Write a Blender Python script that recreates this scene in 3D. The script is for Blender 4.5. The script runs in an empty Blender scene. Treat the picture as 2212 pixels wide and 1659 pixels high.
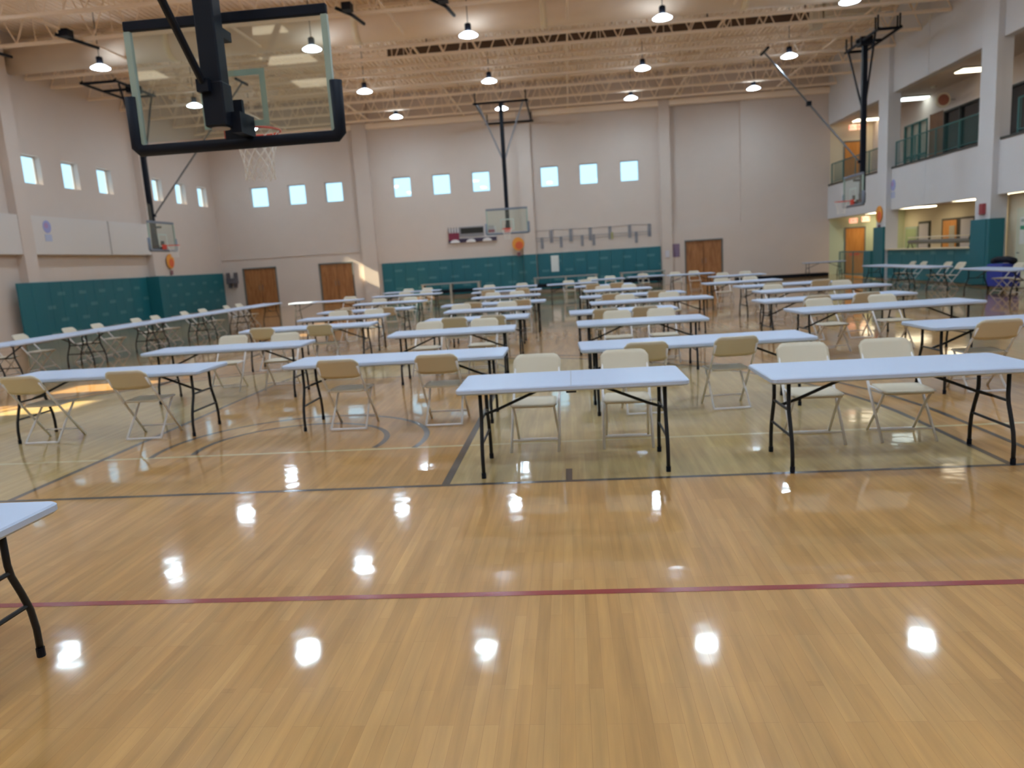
import bpy, bmesh, math, random
from mathutils import Vector, Matrix

random.seed(4)
scene = bpy.context.scene
COL = scene.collection
PI = math.pi

# ---------------------------------------------------------------- camera
F_PX = 1587.0                                  # focal length for a 2212 px wide frame
pitch, roll, yaw = (math.radians(a) for a in (9.57, 3.57, 4.95))
cam_d = bpy.data.cameras.new('camera')
cam_d.sensor_width = 36.0
cam_d.lens = F_PX / 2212.0 * 36.0
cam_d.clip_end = 300
cam_d.dof.use_dof = True
cam_d.dof.focus_distance = 2.8
cam_d.dof.aperture_fstop = 2.6
cam = bpy.data.objects.new('camera', cam_d)
COL.objects.link(cam)
cy, sy = math.cos(yaw), math.sin(yaw)
fwd = Vector((-sy * math.cos(pitch), cy * math.cos(pitch), -math.sin(pitch)))
rgt = Vector((cy, sy, 0))
dwn = fwd.cross(rgt)
r2 = math.cos(roll) * rgt + math.sin(roll) * dwn
d2 = -math.sin(roll) * rgt + math.cos(roll) * dwn
m3 = Matrix((r2, -d2, -fwd)).transposed()
cam.matrix_world = Matrix.Translation((0, 0, 1.71)) @ m3.to_4x4()
scene.camera = cam

# ---------------------------------------------------------------- world, sun, exposure
w = bpy.data.worlds.new('sky')
scene.world = w
w.use_nodes = True
bg = w.node_tree.nodes['Background']
bg.inputs[0].default_value = (0.50, 0.80, 1.0, 1)
bg.inputs[1].default_value = 2.5
sun_d = bpy.data.lights.new('sun', 'SUN')
sun_d.energy = 48.0
sun_d.color = (1.0, 0.80, 0.52)
sun_d.angle = math.radians(0.6)
sun = bpy.data.objects.new('sun', sun_d)
COL.objects.link(sun)
sun.rotation_euler = Vector((1.0, 0.10, -0.545)).to_track_quat('-Z', 'Y').to_euler()
sun.location = (-40, 0, 30)
LAMP = 175.0
LAMP_COL = (0.66, 0.85, 1.0)
vs = scene.view_settings
vs.view_transform = 'Standard'
vs.look = 'None'
vs.exposure = -0.38
vs.gamma = 1.0
vs.use_curve_mapping = False
scene.cycles.max_bounces = 8
scene.cycles.diffuse_bounces = 6
scene.cycles.glossy_bounces = 3
scene.cycles.transparent_max_bounces = 10
scene.cycles.transmission_bounces = 4
scene.cycles.caustics_reflective = False
scene.cycles.caustics_refractive = False
scene.cycles.sample_clamp_indirect = 6.0
scene.cycles.use_denoising = True
try:
    scene.cycles.use_light_tree = True
except Exception:
    pass

# ---------------------------------------------------------------- materials
MATS = {}


def mat(name, col, rough=0.6, metal=0.0, emit=None, estr=0.0, coat=0.0, noise=0.0, nscale=4.0, bump=0.0, spec=0.5):
    if name in MATS:
        return MATS[name]
    m = bpy.data.materials.new(name)
    m.use_nodes = True
    nt = m.node_tree
    b = nt.nodes['Principled BSDF']
    b.inputs['Base Color'].default_value = (*col, 1)
    b.inputs['Roughness'].default_value = rough
    b.inputs['Metallic'].default_value = metal
    b.inputs['Specular IOR Level'].default_value = spec
    if coat:
        b.inputs['Coat Weight'].default_value = coat
        b.inputs['Coat Roughness'].default_value = 0.1
    if emit:
        b.inputs['Emission Color'].default_value = (*emit, 1)
        b.inputs['Emission Strength'].default_value = estr
    if noise or bump:
        geo = nt.nodes.new('ShaderNodeNewGeometry')
        nz = nt.nodes.new('ShaderNodeTexNoise')
        nz.inputs['Scale'].default_value = nscale
        nz.inputs['Detail'].default_value = 4
        nt.links.new(geo.outputs['Position'], nz.inputs['Vector'])
        if noise:
            mr = nt.nodes.new('ShaderNodeMapRange')
            mr.inputs[3].default_value = 1 - noise
            mr.inputs[4].default_value = 1 + noise
            nt.links.new(nz.outputs['Fac'], mr.inputs[0])
            vm = nt.nodes.new('ShaderNodeVectorMath')
            vm.operation = 'SCALE'
            vm.inputs[0].default_value = col
            nt.links.new(mr.outputs[0], vm.inputs['Scale'])
            nt.links.new(vm.outputs[0], b.inputs['Base Color'])
        if bump:
            bp = nt.nodes.new('ShaderNodeBump')
            bp.inputs['Strength'].default_value = bump
            nt.links.new(nz.outputs['Fac'], bp.inputs['Height'])
            nt.links.new(bp.outputs[0], b.inputs['Normal'])
    MATS[name] = m
    return m


def emission_mat(name, col, strength):
    m = bpy.data.materials.new(name)
    m.use_nodes = True
    nt = m.node_tree
    nt.nodes.clear()
    e = nt.nodes.new('ShaderNodeEmission')
    e.inputs[0].default_value = (*col, 1)
    e.inputs[1].default_value = strength
    o = nt.nodes.new('ShaderNodeOutputMaterial')
    nt.links.new(e.outputs[0], o.inputs[0])
    MATS[name] = m
    return m


def pane_mat(name, tint, gloss=0.08, haze=0.0, hazecol=(0.5, 0.6, 0.6)):
    """thin sheet glass: see-through, a fresnel sheen, optionally a faint even diffuse layer"""
    m = bpy.data.materials.new(name)
    m.use_nodes = True
    nt = m.node_tree
    nt.nodes.clear()
    tr = nt.nodes.new('ShaderNodeBsdfTransparent')
    tr.inputs[0].default_value = (*tint, 1)
    gl = nt.nodes.new('ShaderNodeBsdfGlossy')
    gl.inputs['Roughness'].default_value = 0.02
    fr = nt.nodes.new('ShaderNodeFresnel')
    fr.inputs[0].default_value = 1.5
    mx = nt.nodes.new('ShaderNodeMixShader')
    gg = nt.nodes.new('ShaderNodeNewGeometry')       # same sheen on both faces of the sheet
    ior = nt.nodes.new('ShaderNodeMapRange')
    ior.inputs[3].default_value = 1.5
    ior.inputs[4].default_value = 1 / 1.5
    nt.links.new(gg.outputs['Backfacing'], ior.inputs[0])
    nt.links.new(ior.outputs[0], fr.inputs[0])
    nt.links.new(fr.outputs[0], mx.inputs[0])
    nt.links.new(tr.outputs[0], mx.inputs[1])
    nt.links.new(gl.outputs[0], mx.inputs[2])
    out = nt.nodes.new('ShaderNodeOutputMaterial')
    last = mx
    if haze:
        df = nt.nodes.new('ShaderNodeBsdfDiffuse')
        df.inputs[0].default_value = (*hazecol, 1)
        m2 = nt.nodes.new('ShaderNodeMixShader')
        m2.inputs[0].default_value = haze
        nt.links.new(mx.outputs[0], m2.inputs[1])
        nt.links.new(df.outputs[0], m2.inputs[2])
        last = m2
    nt.links.new(last.outputs[0], out.inputs[0])
    MATS[name] = m
    return m


def nmath(nt, op, a, b=None, c=None):
    n = nt.nodes.new('ShaderNodeMath')
    n.operation = op
    for i, v in enumerate((a, b, c)):
        if v is None:
            continue
        if isinstance(v, (int, float)):
            n.inputs[i].default_value = v
        else:
            nt.links.new(v, n.inputs[i])
    return n.outputs[0]


def maple(name, c1, c2, c3):
    """narrow maple strips running along Y under a clear gym finish"""
    m = bpy.data.materials.new(name)
    m.use_nodes = True
    nt = m.node_tree
    b = nt.nodes['Principled BSDF']
    geo = nt.nodes.new('ShaderNodeNewGeometry')
    mp = nt.nodes.new('ShaderNodeMapping')
    mp.inputs['Rotation'].default_value = (0, 0, PI / 2)
    nt.links.new(geo.outputs['Position'], mp.inputs[0])
    br = nt.nodes.new('ShaderNodeTexBrick')
    br.inputs['Scale'].default_value = 1.0
    br.inputs['Brick Width'].default_value = 0.62
    br.inputs['Row Height'].default_value = 0.057
    br.inputs['Mortar Size'].default_value = 0.0012
    br.inputs['Mortar Smooth'].default_value = 0.2
    br.inputs['Bias'].default_value = -0.15
    br.offset = 0.37
    br.offset_frequency = 3
    br.inputs['Color1'].default_value = (*c1, 1)
    br.inputs['Color2'].default_value = (*c2, 1)
    br.inputs['Mortar'].default_value = (*c3, 1)
    nt.links.new(mp.outputs[0], br.inputs['Vector'])
    # second, longer plank layer breaks the regularity
    br2 = nt.nodes.new('ShaderNodeTexBrick')
    br2.inputs['Scale'].default_value = 1.0
    br2.inputs['Brick Width'].default_value = 1.37
    br2.inputs['Row Height'].default_value = 0.057
    br2.inputs['Mortar Size'].default_value = 0.0
    br2.offset = 0.61
    br2.inputs['Color1'].default_value = (0.92, 0.90, 0.86, 1)
    br2.inputs['Color2'].default_value = (1.05, 1.05, 1.05, 1)
    nt.links.new(mp.outputs[0], br2.inputs['Vector'])
    mul = nt.nodes.new('ShaderNodeMix')
    mul.data_type = 'RGBA'
    mul.blend_type = 'MULTIPLY'
    mul.inputs[0].default_value = 1.0
    nt.links.new(br.outputs[0], mul.inputs[6])
    nt.links.new(br2.outputs[0], mul.inputs[7])
    # grain + broad wear
    mp2 = nt.nodes.new('ShaderNodeMapping')
    mp2.inputs['Scale'].default_value = (28, 1.6, 1)
    nt.links.new(geo.outputs['Position'], mp2.inputs[0])
    nz = nt.nodes.new('ShaderNodeTexNoise')
    nz.inputs['Scale'].default_value = 1.0
    nz.inputs['Detail'].default_value = 5
    nt.links.new(mp2.outputs[0], nz.inputs['Vector'])
    mr = nt.nodes.new('ShaderNodeMapRange')
    mr.inputs[1].default_value = 0.3
    mr.inputs[2].default_value = 0.7
    mr.inputs[3].default_value = 0.88
    mr.inputs[4].default_value = 1.10
    nt.links.new(nz.outputs['Fac'], mr.inputs[0])
    mp3 = nt.nodes.new('ShaderNodeMapping')
    mp3.inputs['Scale'].default_value = (9.0, 1.1, 1)
    nt.links.new(geo.outputs['Position'], mp3.inputs[0])
    nz3 = nt.nodes.new('ShaderNodeTexNoise')
    nz3.inputs['Scale'].default_value = 1.0
    nz3.inputs['Detail'].default_value = 3
    nt.links.new(mp3.outputs[0], nz3.inputs['Vector'])
    mr3 = nt.nodes.new('ShaderNodeMapRange')
    mr3.inputs[1].default_value = 0.3
    mr3.inputs[2].default_value = 0.72
    mr3.inputs[3].default_value = 1.08
    mr3.inputs[4].default_value = 0.84
    nt.links.new(nz3.outputs['Fac'], mr3.inputs[0])
    tot = nmath(nt, 'MULTIPLY', mr.outputs[0], mr3.outputs[0])
    sc = nt.nodes.new('ShaderNodeVectorMath')
    sc.operation = 'SCALE'
    nt.links.new(mul.outputs[2], sc.inputs[0])
    nt.links.new(tot, sc.inputs['Scale'])
    nt.links.new(sc.outputs[0], b.inputs['Base Color'])
    b.inputs['Roughness'].default_value = 0.42
    b.inputs['Specular IOR Level'].default_value = 0.35
    b.inputs['Coat Weight'].default_value = 1.0
    b.inputs['Coat Roughness'].default_value = 0.06
    b.inputs['Coat IOR'].default_value = 1.5
    nz2 = nt.nodes.new('ShaderNodeTexNoise')
    nz2.inputs['Scale'].default_value = 5.0
    nz2.inputs['Detail'].default_value = 1
    nt.links.new(geo.outputs['Position'], nz2.inputs['Vector'])
    hh = nmath(nt, 'MULTIPLY_ADD', br2.outputs['Fac'], 0.25, nz2.outputs['Fac'])
    bp = nt.nodes.new('ShaderNodeBump')
    bp.inputs['Strength'].default_value = 0.10
    bp.inputs['Distance'].default_value = 0.01
    nt.links.new(hh, bp.inputs['Height'])
    nt.links.new(bp.outputs[0], b.inputs['Coat Normal'])
    MATS[name] = m
    return m


def pad_mat(name, axis):
    """teal vinyl with the pale, half-worn printed marks repeated over the pads"""
    m = bpy.data.materials.new(name)
    m.use_nodes = True
    nt = m.node_tree
    b = nt.nodes['Principled BSDF']
    geo = nt.nodes.new('ShaderNodeNewGeometry')
    sp = nt.nodes.new('ShaderNodeSeparateXYZ')
    nt.links.new(geo.outputs['Position'], sp.inputs[0])
    u, z = sp.outputs[axis], sp.outputs[2]
    row = nmath(nt, 'DIVIDE', nmath(nt, 'SUBTRACT', z, 0.34), 0.47)
    rfl = nmath(nt, 'FLOOR', row)
    v = nmath(nt, 'SUBTRACT', nmath(nt, 'FRACT', row), 0.5)
    uu = nmath(nt, 'ADD', nmath(nt, 'DIVIDE', u, 1.19), nmath(nt, 'MULTIPLY', rfl, 0.5))
    uf = nmath(nt, 'SUBTRACT', nmath(nt, 'FRACT', uu), 0.5)
    mu = nmath(nt, 'LESS_THAN', nmath(nt, 'ABSOLUTE', uf), 0.17)
    mv = nmath(nt, 'LESS_THAN', nmath(nt, 'ABSOLUTE', v), 0.13)
    top = nmath(nt, 'LESS_THAN', z, 1.74)
    nz = nt.nodes.new('ShaderNodeTexNoise')
    nz.inputs['Scale'].default_value = 22.0
    nt.links.new(geo.outputs['Position'], nz.inputs['Vector'])
    msk = nmath(nt, 'MULTIPLY', nmath(nt, 'MULTIPLY', mu, mv), top)
    msk = nmath(nt, 'MULTIPLY', msk, nmath(nt, 'MULTIPLY', nz.outputs['Fac'], 0.55))
    mx = nt.nodes.new('ShaderNodeMix')
    mx.data_type = 'RGBA'
    mx.inputs[6].default_value = (0.010, 0.135, 0.175, 1)
    mx.inputs[7].default_value = (0.20, 0.42, 0.42, 1)
    nt.links.new(msk, mx.inputs[0])
    nt.links.new(mx.outputs[2], b.inputs['Base Color'])
    b.inputs['Roughness'].default_value = 0.45
    MATS[name] = m
    return m


def wood_mat(name, c1, c2):
    m = bpy.data.materials.new(name)
    m.use_nodes = True
    nt = m.node_tree
    b = nt.nodes['Principled BSDF']
    geo = nt.nodes.new('ShaderNodeNewGeometry')
    mp = nt.nodes.new('ShaderNodeMapping')
    mp.inputs['Scale'].default_value = (7, 7, 0.8)
    nt.links.new(geo.outputs['Position'], mp.inputs[0])
    nz = nt.nodes.new('ShaderNodeTexNoise')
    nz.inputs['Scale'].default_value = 1.2
    nz.inputs['Detail'].default_value = 6
    nz.inputs['Distortion'].default_value = 1.5
    nt.links.new(mp.outputs[0], nz.inputs['Vector'])
    cr = nt.nodes.new('ShaderNodeValToRGB')
    cr.color_ramp.elements[0].position = 0.35
    cr.color_ramp.elements[1].position = 0.65
    cr.color_ramp.elements[0].color = (*c1, 1)
    cr.color_ramp.elements[1].color = (*c2, 1)
    nt.links.new(nz.outputs['Fac'], cr.inputs[0])
    nt.links.new(cr.outputs[0], b.inputs['Base Color'])
    b.inputs['Roughness'].default_value = 0.4
    MATS[name] = m
    return m


WALL = mat('wall_paint', (0.635, 0.55, 0.50), 0.75, noise=0.03, nscale=1.5)
WALLG = mat('wall_paint_grey', (0.66, 0.66, 0.69), 0.75, noise=0.03, nscale=1.5)
LEDGE = mat('ledge_paint', (0.66, 0.62, 0.60), 0.75)
WALLC = mat('wall_cream', (0.74, 0.66, 0.50), 0.7)
WALLGR = mat('wall_green_light_tint', (0.60, 0.66, 0.47), 0.7)  # green cast of the fluorescent light put into the wall colour
CEIL = mat('ceiling_paint', (0.92, 0.79, 0.66), 0.7)
CEILB = mat('joist_paint', (0.92, 0.79, 0.66), 0.6)
DUCTM = mat('duct_paint', (0.84, 0.71, 0.58), 0.55, noise=0.04, nscale=3)
STRAPM = mat('strap_paint', (0.86, 0.76, 0.58), 0.5)
BLACK = mat('black_steel', (0.004, 0.006, 0.013), 0.5, spec=0.2)
BLACKP = mat('black_padding', (0.004, 0.006, 0.014), 0.6, spec=0.2)
GREYST = mat('grey_steel', (0.28, 0.30, 0.34), 0.4, metal=0.3)
DKLEG = mat('charcoal_leg', (0.012, 0.013, 0.016), 0.4, spec=0.3)
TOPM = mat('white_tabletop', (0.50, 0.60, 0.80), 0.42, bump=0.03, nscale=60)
CHP = mat('ivory_plastic', (0.62, 0.56, 0.44), 0.45)
CHF = mat('ivory_tube', (0.74, 0.74, 0.77), 0.4)
ORANGE = mat('rim_orange', (0.70, 0.06, 0.03), 0.4)
NETM = mat('net_cord', (0.85, 0.82, 0.78), 0.8)
GLASSB = pane_mat('backboard_glass', (0.93, 0.97, 0.95), haze=0.06)
GEDGE = mat('glass_edge_strip', (0.33, 0.43, 0.38), 0.35)
WHITEL = mat('white_line_on_glass', (0.48, 0.58, 0.53), 0.5)
WGLASS = pane_mat('window_glass', (0.92, 0.96, 0.97))
WFRAME = mat('window_frame_white', (0.62, 0.60, 0.58), 0.5)
DKGLASS = mat('dark_window', (0.012, 0.011, 0.012), 0.12)
DKFRAME = mat('dark_frame', (0.03, 0.032, 0.03), 0.4)
TEALM = mat('teal_rail_paint', (0.035, 0.15, 0.15), 0.45)
OAK = wood_mat('oak_door', (0.27, 0.105, 0.034), (0.42, 0.19, 0.07))
OAKW = wood_mat('oak_door_warm', (0.60, 0.24, 0.05), (0.72, 0.32, 0.08))
DOORFR = mat('door_frame_grey', (0.13, 0.15, 0.15), 0.5)
CHROME = mat('chrome', (0.6, 0.6, 0.6), 0.25, metal=1.0)
WHITE = mat('white_board', (0.75, 0.76, 0.73), 0.5)
PALE = mat('pale_paper', (0.62, 0.60, 0.66), 0.7)
PURPLE = mat('purple_print', (0.22, 0.16, 0.26), 0.7)
LAMPM = emission_mat('lamp_lens', LAMP_COL, LAMP)
TROFF = emission_mat('troffer_lens', (1.0, 0.86, 0.62), 7.0)
TROFFL = emission_mat('lobby_troffer_lens', (1.0, 0.84, 0.56), 11.0)
TROFFC = emission_mat('troffer_lens_cool', (0.86, 1.0, 0.95), 6.0)
EXITF = emission_mat('exit_letters', (1.0, 0.10, 0.06), 2.5)
EXITB = mat('exit_face', (0.95, 0.75, 0.62), 0.5, emit=(1.0, 0.50, 0.35), estr=0.9)
FLOOR1 = maple('maple_stained', (0.50, 0.268, 0.083), (0.56, 0.317, 0.108), (0.44, 0.232, 0.075))
FLOOR2 = maple('maple_natural', (0.52, 0.38, 0.16), (0.56, 0.415, 0.185), (0.47, 0.33, 0.145))
LRED = mat('line_red', (0.27, 0.012, 0.016), 0.35, coat=1.0)
LBLK = mat('line_black', (0.03, 0.026, 0.028), 0.35, coat=1.0)
LYEL = mat('line_yellow', (0.60, 0.52, 0.28), 0.35, coat=1.0)
PADX = pad_mat('teal_pad_along_x', 0)
PADY = pad_mat('teal_pad_along_y', 1)
PADP = mat('teal_pad_plain', (0.010, 0.135, 0.175), 0.45)
CARPET = mat('grey_lobby_floor', (0.20, 0.17, 0.13), 0.5)


# ---------------------------------------------------------------- helpers
def new_obj(name, bm, m, parent=None, smooth=False):
    me = bpy.data.meshes.new(name)
    bm.normal_update()
    bm.to_mesh(me)
    bm.free()
    ms = m if isinstance(m, (list, tuple)) else [m]
    for x in ms:
        me.materials.append(x)
    if smooth:
        for p in me.polygons:
            p.use_smooth = True
    o = bpy.data.objects.new(name, me)
    COL.objects.link(o)
    if parent is not None:
        o.parent = parent
    return o


def thing(name, label, cat, loc=(0, 0, 0), rotz=0.0, group=None):
    o = bpy.data.objects.new(name, None)
    o.empty_display_size = 0.1
    COL.objects.link(o)
    o.location = loc
    o.rotation_euler = (0, 0, rotz)
    o['label'] = label
    o['category'] = cat
    if group:
        o['group'] = group
    return o


def tag(o, label, cat, group=None, kind=None):
    o['label'] = label
    o['category'] = cat
    if group:
        o['group'] = group
    if kind:
        o['kind'] = kind
    return o


def struct(name, bm, m, parent=None, smooth=False):
    o = new_obj(name, bm, m, parent, smooth)
    if parent is None:
        o['kind'] = 'structure'
    return o


def box(bm, x0, x1, y0, y1, z0, z1, mi=0):
    vs_ = [bm.verts.new(p) for p in ((x0, y0, z0), (x1, y0, z0), (x1, y1, z0), (x0, y1, z0),
                                     (x0, y0, z1), (x1, y0, z1), (x1, y1, z1), (x0, y1, z1))]
    for f in ((0, 3, 2, 1), (4, 5, 6, 7), (0, 1, 5, 4), (1, 2, 6, 5), (2, 3, 7, 6), (3, 0, 4, 7)):
        fc = bm.faces.new([vs_[i] for i in f])
        fc.material_index = mi
    return vs_


def bevel_all(bm, w_, seg=2):
    bmesh.ops.bevel(bm, geom=list(bm.edges), offset=w_, segments=seg, affect='EDGES', profile=0.5)


def bbox(*a, bev=0.01, seg=2):
    bm = bmesh.new()
    box(bm, *a)
    bevel_all(bm, bev, seg)
    return bm


def tube(bm, pts, r, n=8, cap=True, mi=0, rs=None):
    """a round tube through pts, frames carried along the path"""
    pts = [Vector(p) for p in pts]
    rings = []
    up = None
    for i, p in enumerate(pts):
        if i == 0:
            t = pts[1] - p
        elif i == len(pts) - 1:
            t = p - pts[i - 1]
        else:
            t = (pts[i + 1] - p).normalized() + (p - pts[i - 1]).normalized()
        t.normalize()
        if up is None:
            up = Vector((0, 0, 1)) if abs(t.z) < 0.9 else Vector((1, 0, 0))
        a = t.cross(up)
        a.normalize()
        b2 = a.cross(t)
        up = b2
        rr = rs[i] if rs else r
        rings.append([bm.verts.new(p + (a * math.cos(2 * PI * k / n) + b2 * math.sin(2 * PI * k / n)) * rr) for k in range(n)])
    for i in range(len(rings) - 1):
        for k in range(n):
            f = bm.faces.new([rings[i][k], rings[i][(k + 1) % n], rings[i + 1][(k + 1) % n], rings[i + 1][k]])
            f.material_index = mi
    if cap:
        bm.faces.new(rings[0][::-1]).material_index = mi
        bm.faces.new(rings[-1]).material_index = mi


def ring(bm, c, r, rt, axis='Z', n=28, m_=8):
    c = Vector(c)
    vv = []
    for i in range(n):
        a = 2 * PI * i / n
        row = []
        for j in range(m_):
            b2 = 2 * PI * j / m_
            rr = r + rt * math.cos(b2)
            h = rt * math.sin(b2)
            row.append(bm.verts.new(c + Vector((rr * math.cos(a), rr * math.sin(a), h))))
        vv.append(row)
    for i in range(n):
        for j in range(m_):
            bm.faces.new([vv[i][j], vv[(i + 1) % n][j], vv[(i + 1) % n][(j + 1) % m_], vv[i][(j + 1) % m_]])


def lathe(bm, prof, c=(0, 0, 0), n=24):
    c = Vector(c)
    rows = []
    for r, z in prof:
        if r < 1e-5:
            rows.append([bm.verts.new(c + Vector((0, 0, z)))])
        else:
            rows.append([bm.verts.new(c + Vector((r * math.cos(2 * PI * k / n), r * math.sin(2 * PI * k / n), z))) for k in range(n)])
    for a, b2 in zip(rows[:-1], rows[1:]):
        for k in range(n):
            k2 = (k + 1) % n
            if len(a) == 1 and len(b2) == 1:
                continue
            if len(a) == 1:
                bm.faces.new([a[0], b2[k], b2[k2]])
            elif len(b2) == 1:
                bm.faces.new([a[k], b2[0], a[k2]])
            else:
                bm.faces.new([a[k], b2[k], b2[k2], a[k2]])


def disc_y(bm, cx, y, cz, r, n=28, depth=0.03, mi=0, zs=1.0):
    """thick disc facing -Y"""
    f0 = [bm.verts.new((cx + r * math.cos(2 * PI * k / n), y, cz + zs * r * math.sin(2 * PI * k / n))) for k in range(n)]
    f1 = [bm.verts.new((v.co.x, y + depth, v.co.z)) for v in f0]
    bm.faces.new(f0).material_index = mi
    bm.faces.new(f1[::-1]).material_index = mi
    for k in range(n):
        bm.faces.new([f0[k], f1[k], f1[(k + 1) % n], f0[(k + 1) % n]]).material_index = mi


def wall_holes(bm, axis, c0, c1, a0, a1, z0, z1, holes, mi=0):
    """slab between c0..c1 across `axis`, spanning a0..a1 along it, minus rectangular holes (a,b,z,z2)"""
    As = sorted({a0, a1} | {h[0] for h in holes} | {h[1] for h in holes})
    Zs = sorted({z0, z1} | {h[2] for h in holes} | {h[3] for h in holes})
    for i in range(len(As) - 1):
        j = 0
        while j < len(Zs) - 1:
            am = (As[i] + As[i + 1]) / 2

            def hollow(jj):
                zm = (Zs[jj] + Zs[jj + 1]) / 2
                return any(h[0] < am < h[1] and h[2] < zm < h[3] for h in holes)
            if hollow(j):
                j += 1
                continue
            k = j
            while k + 1 < len(Zs) - 1 and not hollow(k + 1):
                k += 1
            if axis == 'Y':
                box(bm, As[i], As[i + 1], c0, c1, Zs[j], Zs[k + 1], mi)
            else:
                box(bm, c0, c1, As[i], As[i + 1], Zs[j], Zs[k + 1], mi)
            j = k + 1


def text_mesh(name, s, size, m, parent, loc, rot, label=None, depth=0.003, sx=1.0):
    cu = bpy.data.curves.new(name, 'FONT')
    cu.body = s
    cu.size = size
    cu.extrude = depth
    cu.align_x = 'CENTER'
    cu.align_y = 'CENTER'
    tmp = bpy.data.objects.new(name + '_tmp', cu)
    COL.objects.link(tmp)
    dg = bpy.context.evaluated_depsgraph_get()
    me = bpy.data.meshes.new_from_object(tmp.evaluated_get(dg))
    bpy.data.objects.remove(tmp)
    me.materials.clear()
    me.materials.append(m)
    o = bpy.data.objects.new(name, me)
    COL.objects.link(o)
    o.parent = parent
    o.location = loc
    o.rotation_euler = rot
    o.scale = (sx, 1, 1)
    return o


def kids(o):
    return [c for c in bpy.data.objects if c.parent == o]


CHILDREN = {}


def dup(root, loc, rotz, label, group=None):
    key = root.name
    if key not in CHILDREN:
        CHILDREN[key] = [(c, kids(c)) for c in kids(root)]
    r = root.copy()
    COL.objects.link(r)
    r.location = loc
    r.rotation_euler = (0, 0, rotz)
    r['label'] = label
    if group:
        r['group'] = group
    for c, gs in CHILDREN[key]:
        cc = c.copy()
        COL.objects.link(cc)
        cc.parent = r
        for g in gs:
            gg = g.copy()
            COL.objects.link(gg)
            gg.parent = cc
    return r


def poly(bm, pts, z, mi):
    f = bm.faces.new([bm.verts.new((p[0], p[1], z)) for p in pts])
    f.material_index = mi
    if f.normal.z < 0:
        f.normal_flip()


# ---------------------------------------------------------------- the room
XL, XR, YF, YB, ZT = -18.5, 12.9, 38.5, -3.6, 10.3

# floor with its painted court
bm = bmesh.new()
poly(bm, [(XL - .4, YB - .3), (13.2, YB - .3), (13.2, YF + .3), (XL - .4, YF + .3)], 0, 0)
GX, GY = -2.88, 7.05           # point under the near rim


def arc_pts(r, a0, a1, n, cx=GX, cy_=GY):
    return [(cx + r * math.cos(a0 + (a1 - a0) * i / n), cy_ + r * math.sin(a0 + (a1 - a0) * i / n)) for i in range(n + 1)]


def arc_band(r, a0, a1, wd, z, mi, n=48, cx=GX, cy_=GY):
    o_, i_ = arc_pts(r + wd / 2, a0, a1, n, cx, cy_), arc_pts(r - wd / 2, a0, a1, n, cx, cy_)
    for k in range(n):
        poly(bm, [i_[k], o_[k], o_[k + 1], i_[k + 1]], z, mi)


def line(x0, y0, x1, y1, wd, mi, z=0.0012):
    dx, dy = x1 - x0, y1 - y0
    L = math.hypot(dx, dy)
    nx, ny = -dy / L * wd / 2, dx / L * wd / 2
    poly(bm, [(x0 + nx, y0 + ny), (x1 + nx, y1 + ny), (x1 - nx, y1 - ny), (x0 - nx, y0 - ny)], z, mi)


BL_Y = 5.49
# natural maple inside the three point arc, stained key over it
zone = [(GX + 6.05, BL_Y)] + arc_pts(6.05, 0, PI, 48) + [(GX - 6.05, BL_Y)]
poly(bm, zone, 0.0005, 1)
poly(bm, [(-4.71, BL_Y), (-1.05, BL_Y), (-1.05, 11.3), (-4.71, 11.3)], 0.0008, 0)
# far court half, same scheme
FY = 32.6
zone = [(GX - 6.05, 34.1)] + [(p[0], 2 * FY - p[1] - (FY - GY) + (FY - GY)) for p in arc_pts(6.05, PI, 0, 48, GX, FY)] + [(GX + 6.05, 34.1)]
poly(bm, zone, 0.0005, 1)
poly(bm, [(-4.71, 28.3), (-1.05, 28.3), (-1.05, 34.1), (-4.71, 34.1)], 0.0008, 0)
line(XL, 3.57, XR, 3.57, 0.05, 2, 0.0014)
line(XL + 2, BL_Y, XR, BL_Y, 0.05, 3, 0.0014)
line(XL, 6.73, XR, 6.73, 0.05, 4, 0.0010)
line(XL + 2, 34.1, XR, 34.1, 0.05, 3)
for x in (-1.05, -4.71):
    line(x, BL_Y, x, 11.3, 0.065, 3)
    line(x, 28.3, x, 34.1, 0.05, 3)
line(-4.71, 11.3, -1.05, 11.3, 0.05, 3)
line(-0.08, BL_Y, -0.08, 5.82, 0.05, 3, 0.0018)
line(-5.68, BL_Y, -5.68, 5.82, 0.05, 3, 0.0018)
arc_band(1.83, 0, PI, 0.05, 0.0012, 3, 32, GX, 11.3)
arc_band(0.95, -0.28, PI + 0.28, 0.06, 0.0016, 3)
arc_band(1.36, -0.24, PI + 0.24, 0.06, 0.0016, 3)
for R_ in (6.05, 6.40):
    arc_band(R_, 0, PI, 0.06, 0.0016, 3, 64)
    line(GX + R_, BL_Y, GX + R_, GY, 0.05, 3, 0.0016)
    line(GX - R_, BL_Y, GX - R_, GY, 0.05, 3, 0.0016)
    arc_band(R_, PI, 2 * PI, 0.05, 0.0016, 3, 64, GX, FY)
line(XL + 2, 19.8, XR, 19.8, 0.05, 3)
arc_band(1.83, 0, 2 * PI, 0.05, 0.0016, 3, 48, GX, 19.8)
struct('floor', bm, [FLOOR1, FLOOR2, LRED, LBLK, LYEL])

# ceiling: ribbed steel deck
bm = bmesh.new()
x = XL - .3
prof = []
while x < XR + 3:
    prof += [(x, ZT), (x + .10, ZT), (x + .13, ZT + .08), (x + .17, ZT + .08)]
    x += .20
a = [bm.verts.new((p[0], YB - .3, p[1])) for p in prof]
b = [bm.verts.new((p[0], YF + .3, p[1])) for p in prof]
for i in range(len(a) - 1):
    bm.faces.new([a[i], a[i + 1], b[i + 1], b[i]])
struct('ceiling', bm, CEIL)

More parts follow.
